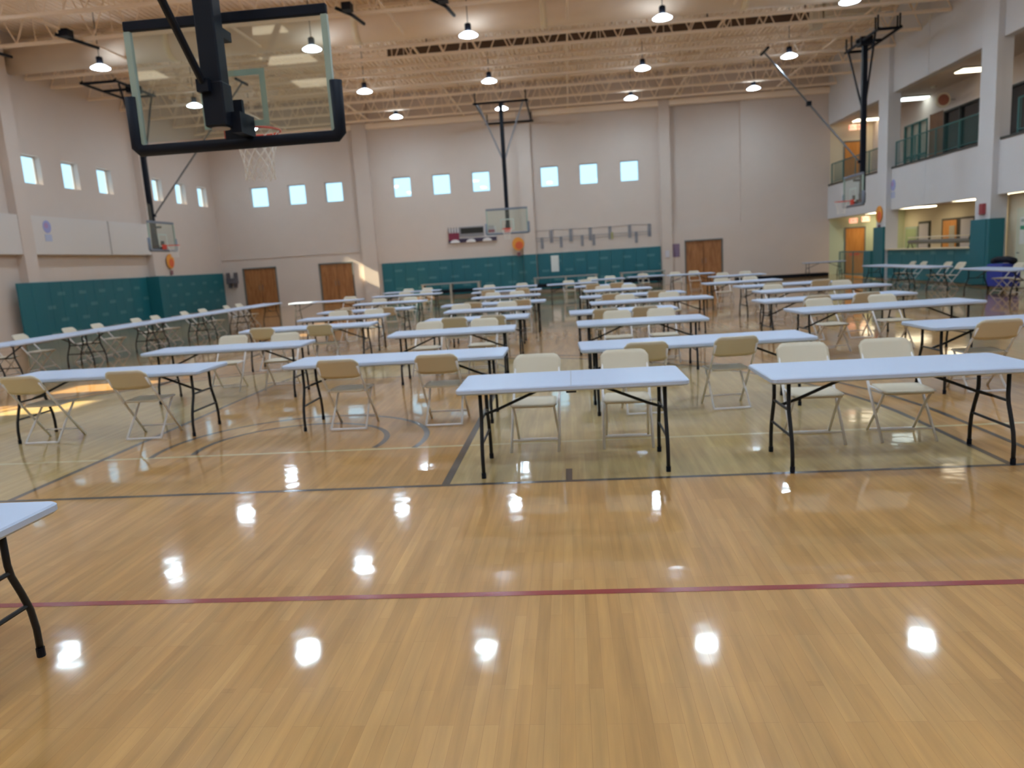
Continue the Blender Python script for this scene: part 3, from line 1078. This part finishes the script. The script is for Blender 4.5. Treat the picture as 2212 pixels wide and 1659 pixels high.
# signs and small fixtures
bm = bmesh.new(); box(bm, -.27, .27, -.02, 0, 0, .66); o = new_obj('poster', bm, PURPLE); o.location = (5.36, YF, 1.34)
tag(o, 'purple-grey square poster left of the right oak double door', 'poster')
bm = bmesh.new(); box(bm, -.1, .1, -.06, 0, 0, .34); o = new_obj('wall_switch', bm, PALE); o.location = (4.98, YF - .2, 1.35)
tag(o, 'pale wall switch box right of the teal pads, beside the purple poster', 'switch')
bm = bmesh.new(); box(bm, -.2, .2, -.015, 0, 0, .82); bevel_all(bm, .006, 1); o = new_obj('paper_notice', bm, WHITE); o.location = (-.72, YF - .06, .98)
tag(o, 'tall white paper notice on the far teal padding', 'notice')
bm = bmesh.new()
box(bm, -.28, .28, -.25, 0, .22, .5); box(bm, -.28, -.14, -.2, 0, .5, .8); box(bm, .14, .28, -.2, 0, .5, .8); box(bm, -.2, -.08, -.2, 0, 0, .22); box(bm, .08, .2, -.2, 0, 0, .22)
o = new_obj('drinking_fountain', bm, mat('fountain_grey', (.12, .105, .12), .5)); o.location = (-17.95, YF, 1.15)
tag(o, 'dark grey wall fixture left of the leftmost oak door', 'wall fixture')

t = thing('volleyball_net_roll', 'long grey rolled net with black end lying on the padded half wall', 'net', (13.0, 27.4, 1.21))
bm = bmesh.new(); tube(bm, [(0, -2.15, .22), (0, 2.3, .24)], .08, 12); new_obj('net_roll', bm, mat('net_grey', (.20, .18, .15), .8, bump=.5, nscale=30), t, True)
bm = bmesh.new(); tube(bm, [(.0, -2.3, .38), (0, 2.4, .40)], .022, 8); new_obj('pole', bm, WALLC, t)
bm = bmesh.new()
bmesh.ops.create_uvsphere(bm, u_segments=16, v_segments=10, radius=.13, matrix=Matrix.Translation((0, -2.22, .3)))
new_obj('end_cap', bm, BLACK, t, True)
for y in (-2.2, 2.2):
    bm = bmesh.new(); tube(bm, [(-.1, y, 0), (0, y + .05, .32), (.1, y, 0)], .02, 8); new_obj('stand', bm, DKFRAME, t)

# storage door, signs and bin at the right edge
bm = bmesh.new(); box(bm, 13.24, 13.32, 22.1, 23.3, 0, 2.3); d = struct('door_8', bm, mat('storage_door', (.66, .66, .52), .6))
bm = bmesh.new(); tube(bm, [(13.24, 23.1, 1.0), (13.16, 23.1, 1.0), (13.16, 22.97, 1.0)], .014); new_obj('door_handle', bm, CHROME, d)
t = thing('sign', 'white sign with green lettering bar on the cream storage door', 'sign', (13.23, 22.62, 1.25))
bm = bmesh.new(); box(bm, -.02, 0, -.42, .46, 0, .78); new_obj('board', bm, WHITE, t)
bm = bmesh.new(); box(bm, -.026, -.02, -.2, .43, .42, .53); new_obj('green_bar', bm, mat('sign_green', (.05, .30, .17), .6), t)
bm = bmesh.new(); box(bm, -.026, -.02, -.34, .40, .64, .72); new_obj('grey_bar', bm, mat('sign_grey', (.35, .42, .38), .6), t)
bm = bmesh.new(); box(bm, -.02, 0, -.2, .2, -.3, .3); o = new_obj('paper_notice', bm, mat('notice_pale', (.65, .76, .74), .6)); o.location = (13.31, 21.7, 1.55)
tag(o, 'pale blue-green notice right of the storage door', 'notice')
t = thing('storage_bin', 'blue fabric bin with black top behind right wall tables', 'bin', (12.15, 21.9, 0))
bm = bmesh.new(); box(bm, -.25, .25, -.4, .4, .12, .76); bevel_all(bm, .04, 2); new_obj('bin_body', bm, mat('bin_blue', (.02, .04, .32), .6), t)
bm = bmesh.new(); tube(bm, [(0, -.5, .84), (0, -.2, .88), (0, .3, .87), (0, .5, .82)], .09, 12); new_obj('black_top', bm, BLACKP, t, True)
for sx in (-1, 1):
    for s_ in (-1, 1):
        bm = bmesh.new(); tube(bm, [(sx * .2, s_ * .34, 0), (sx * .2, s_ * .34, .14)], .03); new_obj('leg', bm, DKLEG, t)
t = thing('fire_alarm', 'red and white alarm box on the near right column above its pad', 'alarm', (12.72, 24.1, 2.2))
bm = bmesh.new(); box(bm, -.1, 0, -.1, .1, 0, .32); new_obj('alarm_body', bm, mat('alarm_red', (.32, .05, .06), .5), t)
bm = bmesh.new(); box(bm, -.08, 0, .1, .26, 0, .26); new_obj('strobe', bm, PALE, t)
bm = bmesh.new(); box(bm, -2.2, 2.2, -.3, .3, 0, .16); bevel_all(bm, .03, 2)
o = new_obj('floor_mat', bm, BLACK); o.location = (10.4, 37.6, 0)
tag(o, 'long low black mat before the far wall, right of the rightmost oak double door', 'mat')


# ---------------------------------------------------------------- basketball goals


def goal(name, lb, loc, rz, x_half_frame, mast_top, near=False, strut=None, top=8.8, frame=(-1.3, -5.0), hang=()):
    """facing local +Y; origin under the backboard centre, on the floor"""
    t = thing(name, lb, 'basketball goal', loc, rz, 'ceiling hung basketball goals')
    zb = 2.90
    hw, hh = .915, 1.07
    fr = BLACKP if near else mat('goal_frame_grey', (.17, .20, .26), .45)
    # glass
    bm = bmesh.new(); box(bm, -hw + .03, hw - .03, -.006, .006, zb + .05, zb + hh - .04); new_obj('backboard', bm, GLASSB, t)
    # frame: dark top bar, slim side strips
    bm = bmesh.new(); box(bm, -hw, hw, -.03, .02, zb + hh - .085, zb + hh); bevel_all(bm, .008, 1); new_obj('top_bar', bm, fr, t)
    for s in (-1, 1):
        bm = bmesh.new(); box(bm, min(s * hw, s * (hw - .055)), max(s * hw, s * (hw - .055)), -.025, .02, zb, zb + hh - .086); new_obj('side_strip', bm, GEDGE, t)
    # U shaped padding along the bottom and up both lower sides
    bm = bmesh.new()
    ro = .055
    pts = [(-hw - .02, -.01, zb + .44), (-hw - .02, -.01, zb + .02), (-hw + .02, -.01, zb - .02), (hw - .02, -.01, zb - .02), (hw + .02, -.01, zb + .02), (hw + .02, -.01, zb + .44)]
    tube(bm, pts, ro, 12)
    new_obj('edge_padding', bm, BLACKP if near else fr, t, True)
    # target rectangle
    bm = bmesh.new()
    for (a_, b_, c_, d_) in ((-.3, -.25, .12, .60), (.25, .3, .12, .60), (-.25, .25, .55, .60), (-.25, .25, .12, .17)):
        box(bm, a_, b_, .0075, .0105, zb + c_, zb + d_)
    new_obj('target_rectangle', bm, WHITEL, t)
    # rim, bracket, net
    bm = bmesh.new(); ring(bm, (0, .40, zb + .15), .228, .0105); tube(bm, [(-.09, .02, zb + .15), (-.09, .2, zb + .15)], .012); tube(bm, [(.09, .02, zb + .15), (.09, .2, zb + .15)], .012)
    box(bm, -.13, .13, .01, .05, zb + .02, zb + .2)
    new_obj('rim', bm, ORANGE, t, False)
    bm = bmesh.new()
    N, K = 12, 7
    prof_r = [.225, .20, .175, .155, .142, .135, .135, .14]
    for i in range(N):
        for sgn in (-1, 1):
            pl = []
            for k in range(K + 1):
                a_ = 2 * PI * (i + sgn * .5 * k) / N
                r_ = prof_r[k]
                pl.append((r_ * math.cos(a_), .40 + r_ * math.sin(a_), zb + .14 - .062 * k))
            tube(bm, pl, .004, 4, False)
    new_obj('net', bm, NETM, t)
    # mast and its ceiling frame
    ym = -.32
    bm = bmesh.new()
    box(bm, -.085, .085, ym - .085, ym + .085, zb + .1, mast_top)
    bevel_all(bm, .015, 2)
    new_obj('mast', bm, BLACK, t)
    bm = bmesh.new()
    box(bm, -.094, .094, ym - .094, ym + .094, zb + .06, zb + .42)
    bevel_all(bm, .012, 1)
    new_obj('mast_sleeve', bm, BLACK, t)
    bm = bmesh.new(); box(bm, .085, .17, ym + .02, -.012, zb + .02, zb + .19); new_obj('mounting_bracket', bm, BLACK, t)
    bm = bmesh.new(); tube(bm, [(0, ym, zb + .052), (0, ym, zb + .062)], .075, 16); new_obj('tube_end', bm, mat('tube_end_pale', (.45, .42, .42), .5), t)
    bm = bmesh.new(); box(bm, -.05, .05, ym + .08, -.012, zb + .82, zb + .90); new_obj('mounting_bracket', bm, BLACK, t)
    bm = bmesh.new(); box(bm, -.09, .09, -.012 - .04, -.008, zb + .0, zb + .34); new_obj('centre_pad', bm, BLACK, t)
    f0, f1 = frame
    for s in (-1, 1):
        bm = bmesh.new()
        tube(bm, [(s * .06, ym, zb + 3.2), (s * x_half_frame * .8, f0, top - .05)], .035, 8)
        new_obj('side_brace', bm, GREYST if rz == PI else BLACK, t)
    bm = bmesh.new()
    for yy in (f0, f1):
        tube(bm, [(-x_half_frame, yy, top), (x_half_frame, yy, top)], .05, 8)
    for xx in (-x_half_frame + .1, x_half_frame - .1):
        tube(bm, [(xx, f0, top), (xx, f1, top)], .05, 8)
    if rz != PI:
        tube(bm, [(0, ym + .3, top), (0, f1, top)], .05, 8)
    for xx in (-x_half_frame + .1, x_half_frame - .1):
        for yy in (f0, f1):
            tube(bm, [(xx, yy, top), (xx, yy, 8.9 if not near else top + .05)], .03, 6)
    if rz != PI:
        box(bm, -.2, .2, ym - .2, ym + .2, top - .15, top + .12)
    for hx, hy in hang:
        tube(bm, [(hx, hy, top), (hx, hy, 8.90)], .03, 6)
    new_obj('ceiling_frame', bm, BLACK, t)
    if strut:
        a_, b_ = strut
        bm = bmesh.new(); tube(bm, [a_, b_], .032, 8); new_obj('fold_strut', bm, BLACK if near else mat('strut_grey', (.14, .145, .16), .4, metal=.4), t)
        mid = Vector(a_).lerp(Vector(b_), .52)
        bm = bmesh.new(); bmesh.ops.create_cube(bm, size=.16, matrix=Matrix.Translation(mid)); new_obj('strut_joint', bm, BLACK, t)
        bm = bmesh.new(); box(bm, a_[0] - .05, a_[0] + .05, a_[1] - .05, a_[1] + .05, a_[2] - .05, a_[2] + .05); new_obj('strut_joint', bm, BLACK, t)
        bm = bmesh.new(); tube(bm, [(b_[0] - .5, b_[1], b_[2] + .05), (b_[0] + .5, b_[1], b_[2] + .05)], .05, 8); new_obj('strut_crossbar', bm, BLACK, t)
    return t


goal('basketball_goal', 'near black-framed glass basketball goal seen from behind, hanging upper left', (-2.88, 6.62, 0), 0, 1.2, 8.85, True,
     ((-.05, -.42, 3.28), (-.10, -6.1, 8.8)))
goal('basketball_goal', 'glass basketball goal before the far wall scoreboard', (-2.62, 32.9, 0), PI, 1.2, 8.42, top=8.45, frame=(-.3, -5.2))
goal('basketball_goal', 'glass basketball goal on left side before the left wall windows', (-15.4, 27.5, 0), -PI / 2, 1.3, 8.78, False, ((0, -.2, 4.2), (-.5, 3.6, 8.8)), frame=(-.25, -1.5))
goal('basketball_goal', 'glass basketball goal on right side before the balcony', (10.3, 28.1, 0), PI / 2, 1.5, 8.4, False, ((0, -.2, 4.4), (1.9, 2.6, 8.8)), top=8.45, frame=(-.2, -.9), hang=((.9, -.2), (-1.2, -.2), (.9, -.9), (-1.2, -.9)))

# ---------------------------------------------------------------- tables
GT = 'white folding tables set out in rows'


def rounded_top(bm, L, W, z0, z1, r=.05, n=5):
    pts = []
    for cx, cy_, a0 in ((L / 2 - r, W / 2 - r, 0), (-L / 2 + r, W / 2 - r, PI / 2), (-L / 2 + r, -W / 2 + r, PI), (L / 2 - r, -W / 2 + r, 1.5 * PI)):
        for k in range(n + 1):
            a_ = a0 + PI / 2 * k / n
            pts.append((cx + r * math.cos(a_), cy_ + r * math.sin(a_)))
    loops = []
    for z, ins in ((z0, .012), (z0 + .012, 0), (z1 - .008, 0), (z1, .008)):
        loops.append([bm.verts.new((p[0] * (1 - 2 * ins / L), p[1] * (1 - 2 * ins / W), z)) for p in pts])
    m_ = len(pts)
    for a_, b_ in zip(loops[:-1], loops[1:]):
        for k in range(m_):
            bm.faces.new([a_[k], a_[(k + 1) % m_], b_[(k + 1) % m_], b_[k]])
    bm.faces.new(loops[0][::-1])
    bm.faces.new(loops[-1])


def make_table(L, lb, seam=False):
    t = thing('folding_table', lb, 'table', group=GT)
    W = .76
    bm = bmesh.new(); rounded_top(bm, L, W, .692, .737); new_obj('tabletop', bm, TOPM, t)
    lx = L / 2 - .17
    for s in (-1, 1):
        for q in (-1, 1):
            bm = bmesh.new()
            pts = [(s * lx, q * .20, .69), (s * lx, q * .20, .50), (s * lx, q * .21, .44), (s * lx, q * .25, .34), (s * lx, q * .285, .24), (s * lx, q * .30, .14), (s * lx, q * .30, .02)]
            tube(bm, pts, .0155, 8)
            o = new_obj('leg', bm, DKLEG, t, True)
            bm = bmesh.new(); tube(bm, [(s * lx, q * .30, 0), (s * lx, q * .30, .045)], .019, 8); new_obj('foot_cap', bm, BLACK, o)
        bm = bmesh.new(); tube(bm, [(s * lx, -.205, .46), (s * lx, .205, .46)], .011, 6); new_obj('crossbar', bm, DKLEG, t)
        bm = bmesh.new(); tube(bm, [(s * lx, -.275, .27), (s * lx, .275, .27)], .011, 6); new_obj('crossbar', bm, DKLEG, t)
        bm = bmesh.new(); tube(bm, [(s * lx, 0, .46), (s * (lx - .12), 0, .50), (s * (lx - .5), 0, .66), (s * (lx - .56), 0, .675)], .013, 6); new_obj('brace', bm, DKLEG, t)
    for q in (-1, 1):
        bm = bmesh.new(); box(bm, -L / 2 + .1, L / 2 - .1, q * .22 - .012, q * .22 + .012, .672, .692); new_obj('side_rail', bm, DKLEG, t)
    if seam:
        bm = bmesh.new(); box(bm, -.003, .003, -W / 2 + .002, W / 2 - .002, .7372, .7378); new_obj('fold_seam', bm, mat('seam_grey', (.38, .42, .5), .6), t)
        bm = bmesh.new(); box(bm, -.04, .04, -W / 2 + .05, -W / 2 + .09, .67, .692); new_obj('hinge', bm, DKLEG, t)
    return t


TPROTO = {}


def place_table(x0, x1, y, rot, lb, seam=False):
    """x0..x1 = ends of the front edge, y = front edge"""
    L = round((x1 - x0) / .06) * .06
    key = (round(L, 2), seam)
    c = ((x0 + x1) / 2 - .38 * math.sin(rot), y + .38 * math.cos(rot), 0)
    if key not in TPROTO:
        t = make_table(L, lb, seam)
        t.location = c
        t.rotation_euler = (0, 0, rot)
        TPROTO[key] = t
        return t
    return dup(TPROTO[key], c, rot, lb)


def place_table_y(x, y0, y1, lb):
    L = round((y1 - y0) / .06) * .06
    key = (round(L, 2), False)
    c = (x, (y0 + y1) / 2, 0)
    if key not in TPROTO:
        t = make_table(L, lb)
        t.location = c
        t.rotation_euler = (0, 0, PI / 2)
        TPROTO[key] = t
        return t
    return dup(TPROTO[key], c, PI / 2, lb)


# ---------------------------------------------------------------- chairs
def make_chair(lb):
    """faces local +Y"""
    t = thing('folding_chair', lb, 'chair', group='ivory folding chairs at the tables')
    # seat: slightly dished, rounded panel
    bm = bmesh.new()
    nx, ny = 8, 8
    W, D = .40, .39
    grid = []
    for i in range(nx + 1):
        row = []
        for j in range(ny + 1):
            u, v = i / nx * 2 - 1, j / ny * 2 - 1
            x = u * W / 2 * (1 - .06 * max(0, -v))
            y = .02 + v * D / 2
            if abs(u) == 1 and abs(v) == 1:
                x *= .93
                y = .02 + v * D / 2 * .95
            z = .438 - .012 * (1 - u * u) * (1 - v * v) + (.008 * (v > .9)) * -1
            row.append(bm.verts.new((x, y, z)))
        grid.append(row)
    for i in range(nx):
        for j in range(ny):
            bm.faces.new([grid[i][j], grid[i + 1][j], grid[i + 1][j + 1], grid[i][j + 1]])
    r_ = bmesh.ops.extrude_face_region(bm, geom=list(bm.faces))
    for v in [e for e in r_['geom'] if isinstance(e, bmesh.types.BMVert)]:
        v.co.z -= .022
    bmesh.ops.recalc_face_normals(bm, faces=bm.faces)
    new_obj('seat', bm, CHP, t, True)
    # backrest: curved panel with rounded upper corners
    bm = bmesh.new()
    nx, nz = 14, 6
    grid = []
    for i in range(nx + 1):
        u = i / nx * 2 - 1
        row = []
        for j in range(nz + 1):
            v = j / nz
            topz = .23 - .055 * max(0, (abs(u) - .72) / .28) ** 2
            botz = .0 + .03 * max(0, (abs(u) - .6) / .4) ** 2
            h = botz + (topz - botz) * v
            z = .585 + h * .94
            y = -.285 - h * .60 - .028 * (1 - u * u)
            row.append(bm.verts.new((u * .225, y, z)))
        grid.append(row)
    for i in range(nx):
        for j in range(nz):
            bm.faces.new([grid[i][j], grid[i + 1][j], grid[i + 1][j + 1], grid[i][j + 1]])
    r_ = bmesh.ops.extrude_face_region(bm, geom=list(bm.faces))
    for v in [e for e in r_['geom'] if isinstance(e, bmesh.types.BMVert)]:
        v.co.y += .016
        v.co.z += .006
    bmesh.ops.recalc_face_normals(bm, faces=bm.faces)
    new_obj('backrest', bm, CHP, t, True)
    for s in (-1, 1):
        bm = bmesh.new()
        tube(bm, [(s * .215, .215, .0), (s * .215, -.02, .28), (s * .213, -.20, .50), (s * .210, -.375, .72)], .0125, 8)
        new_obj('front_leg', bm, CHF, t, True)
        bm = bmesh.new()
        tube(bm, [(s * .185, .16, .42), (s * .185, .0, .25), (s * .195, -.215, .015)], .0115, 8)
        new_obj('rear_leg', bm, CHF, t, True)
        bm = bmesh.new()
        tube(bm, [(s * .205, -.17, .425), (s * .205, .17, .425)], .009, 6)
        new_obj('seat_rail', bm, CHF, t, True)
    bm = bmesh.new(); tube(bm, [(-.195, -.212, .018), (.195, -.212, .018)], .0105, 8); new_obj('rear_crossbar', bm, CHF, t)
    bm = bmesh.new(); tube(bm, [(-.215, .135, .095), (.215, .135, .095)], .0095, 8); new_obj('front_crossbar', bm, CHF, t)
    return t


CH = [None]


def chair(x, y, rz, lb):
    if CH[0] is None:
        CH[0] = make_chair(lb)
        CH[0].location = (x, y, 0)
        CH[0].rotation_euler = (0, 0, rz)
        return
    dup(CH[0], (x, y, 0), rz, lb)


ordn = ['front', 'second', 'third', 'fourth', 'fifth', 'sixth', 'seventh', 'eighth', 'ninth', 'tenth', 'eleventh']
COLUMNS = {
    'centre-right column': [
        (-.93, .87, 5.56, 0, 'f', [-.37, .46]),
        (.09, 2.53, 7.74, 2, 'n', [.72, 1.60]),
        (.08, 1.94, 10.5, 1, 'f', [.72, 1.42]),
        (-.02, 1.82, 12.75, 1, 'n', [.59, 1.2]),
        (.42, 2.86, 15.05, 2, 'f', [1.22, 2.15]),
        (.25, 2.69, 17.5, 2, 'n', [.91, 1.95]),
        (.38, 2.24, 20.4, 2, 'f', [.94, 1.73]),
        (.15, 2.0, 23.8, 2, 'n', [.72, 1.47]),
        (-.83, 1.0, 27.0, 2, 'f', [-.02, .6]),
        (.35, 2.2, 29.6, 2, 'f', [.95, 1.7])],
    'centre-left column': [
        (-3.13, -.73, 7.57, 0, 'n', [-2.4, -1.38]),
        (-2.66, -.83, 10.4, 2, 'f', [-2.3, -1.42]),
        (-2.60, -.75, 12.65, 0, 'n', [-1.99, -1.33]),
        (-2.63, -.80, 14.9, 0, 'f', [-2.45, -1.43]),
        (-3.04, -.6, 17.1, 0, 'n', [-2.23, -1.12]),
        (-2.75, -.8, 20.2, 2, 'f', [-2.25, -1.54]),
        (-3.2, -.9, 23.7, 2, 'n', [-2.6, -1.5]),
        (-3.6, -1.2, 27.2, 2, 'f', [-3.1, -1.85])],
    'left column': [
        (-6.45, -4.06, 7.56, 0, 'n', [-5.83, -4.66]),
        (-6.0, -3.75, 9.75, 2, 'f', [-5.29, -4.45]),
        (-5.97, -3.58, 12.75, 2, 'n', [-5.38, -4.41]),
        (-5.75, -3.87, 15.0, 2, 'f', [-5.24, -4.43]),
        (-6.1, -3.8, 17.2, 0, 'n', [-5.3, -4.28]),
        (-6.14, -4.12, 20.4, 0, 'f', [-5.7, -4.8]),
        (-6.9, -4.5, 25.2, 0, 'f', [-6.03, -5.24]),
        (-7.3, -5.1, 28.4, 0, 'f', [-6.6, -5.8])],
    'right column': [
        (1.45, 3.34, 5.42, 0, 'f', [2.05, 2.78]),
        (3.79, 6.2, 8.08, 2, 'n', [4.30, 5.15]),
        (3.25, 5.88, 10.8, 5, 'f', [4.01, 4.99]),
        (3.3, 5.96, 13.05, 5, 'n', [4.08, 4.91]),
        (3.98, 6.65, 15.75, 6, 'f', [4.58, 6.13]),
        (4.09, 6.35, 18.2, 5, 'n', [4.7, 5.85]),
        (3.75, 5.85, 20.8, 5, 'f', [4.44, 5.28]),
        (4.8, 6.6, 25.5, 3, 'f', [5.45, 6.2]),
        (3.9, 5.7, 29.6, 3, 'f', [4.35, 5.1]),
        (2.35, 3.85, 30.2, 3, 'f', [3.1])],
}
for cn, L in COLUMNS.items():
    for i, (x0, x1, y, rot, side, cx) in enumerate(L):
        rot = math.radians(rot)
        w_ = 'white folding table, %s from the front in the %s' % (ordn[i], cn)
        if i == 0 and cn == 'centre-right column':
            w_ = 'nearest white folding table with a centre seam, front of the centre-right column'
        elif i == 0:
            w_ = 'white folding table at the front of the %s' % cn
        place_table(x0, x1, y, rot, w_, seam=(i == 0 and cn == 'centre-right column'))
        xm = (x0 + x1) / 2
        for j, x in enumerate(cx):
            lr = ['left', 'right'][j] if len(cx) == 2 else 'only'
            dy = math.tan(rot) * (x - xm)
            jit = random.uniform(-.05, .05)
            rj = random.uniform(-.07, .07)
            if side == 'n':
                chair(x * (y - .2) / (y - .37), y + .24 + dy + jit * .5, rot + rj, '%s ivory folding chair on near side of the %s table, %s' % (lr, ordn[i], cn))
            else:
                chair(x, y + .76 + .28 + dy + jit * .5, PI + rot + rj, '%s ivory folding chair behind the %s table, %s' % (lr, ordn[i], cn))

# the table cut by the left edge of the frame
t = place_table(-4.25, -2.42, 2.35, 0, 'white folding table cut off by the left edge, closest to the viewer')
# sunlit table left of the left column
place_table(-9.32, -6.9, 23.75, 0, 'white folding table lit by sun before the second oak door')
chair(-8.2 + .55, 24.85, PI, 'ivory folding chair behind the sunlit table')
# long row along the left wall
ys = [10.35, 12.83, 15.31, 17.79, 20.27, 22.75]
for i, y0 in enumerate(ys):
    x = -10.75 + .06 * i
    place_table_y(x, y0, y0 + 2.44, 'white folding table, %s from the near end of the left wall row' % ordn[i].replace('front', 'first'))
    for j, yy in enumerate((y0 + .75, y0 + 1.7)):
        chair(x - .50, yy + random.uniform(-.08, .08), -PI / 2 + random.uniform(-.07, .07),
              '%s ivory folding chair behind the %s left wall row table' % (['nearer', 'farther'][j], ordn[i].replace('front', 'first')))
# row along the right wall
for i, (y0, y1, cs) in enumerate(((18.7, 21.14, (20.0, 20.8)), (22.95, 25.39, (23.7, 24.5)), (25.45, 27.89, (26.15, 26.95)))):
    place_table_y(10.95, y0, y1, 'white folding table, %s from the near end of the right wall row' % ['first', 'second', 'third'][i])
    for j, yy in enumerate(cs):
        chair(11.55, yy, PI / 2 + random.uniform(-.05, .05), '%s ivory folding chair at the %s right wall row table' % (['nearer', 'farther'][j], ['first', 'second', 'third'][i]))
place_table(11.0, 12.8, 35.6, 0, 'far white folding table before the lower railing on the right')


# grey benches against the far pads
def bench(x, y, L, lb):
    t = thing('grey_bench', lb, 'bench', (x, y, 0), group='grey benches before the far pads')
    bm = bmesh.new(); box(bm, -L / 2, L / 2, -.3, .3, .70, .76); new_obj('bench_top', bm, mat('bench_grey', (.30, .31, .31), .5), t)
    bm = bmesh.new(); box(bm, -L / 2 + .1, L / 2 - .1, -.25, .25, .25, .42); new_obj('dark_shelf', bm, BLACK, t)
    for s in (-1, 0, 1):
        bm = bmesh.new(); box(bm, s * (L / 2 - .08) - .05, s * (L / 2 - .08) + .05, -.28, .28, 0, .70); new_obj('leg', bm, mat('bench_leg', (.40, .38, .34), .5), t)


bench(-6.0, 37.3, 3.0, 'grey long bench with dark shelf before the far pads, under the scoreboard')
bench(-.2, 37.3, 3.2, 'grey long bench with dark shelf before the far pads, under the paper notice')
bench(3.6, 37.3, 2.2, 'grey long bench with dark shelf at the right end of the far pads')
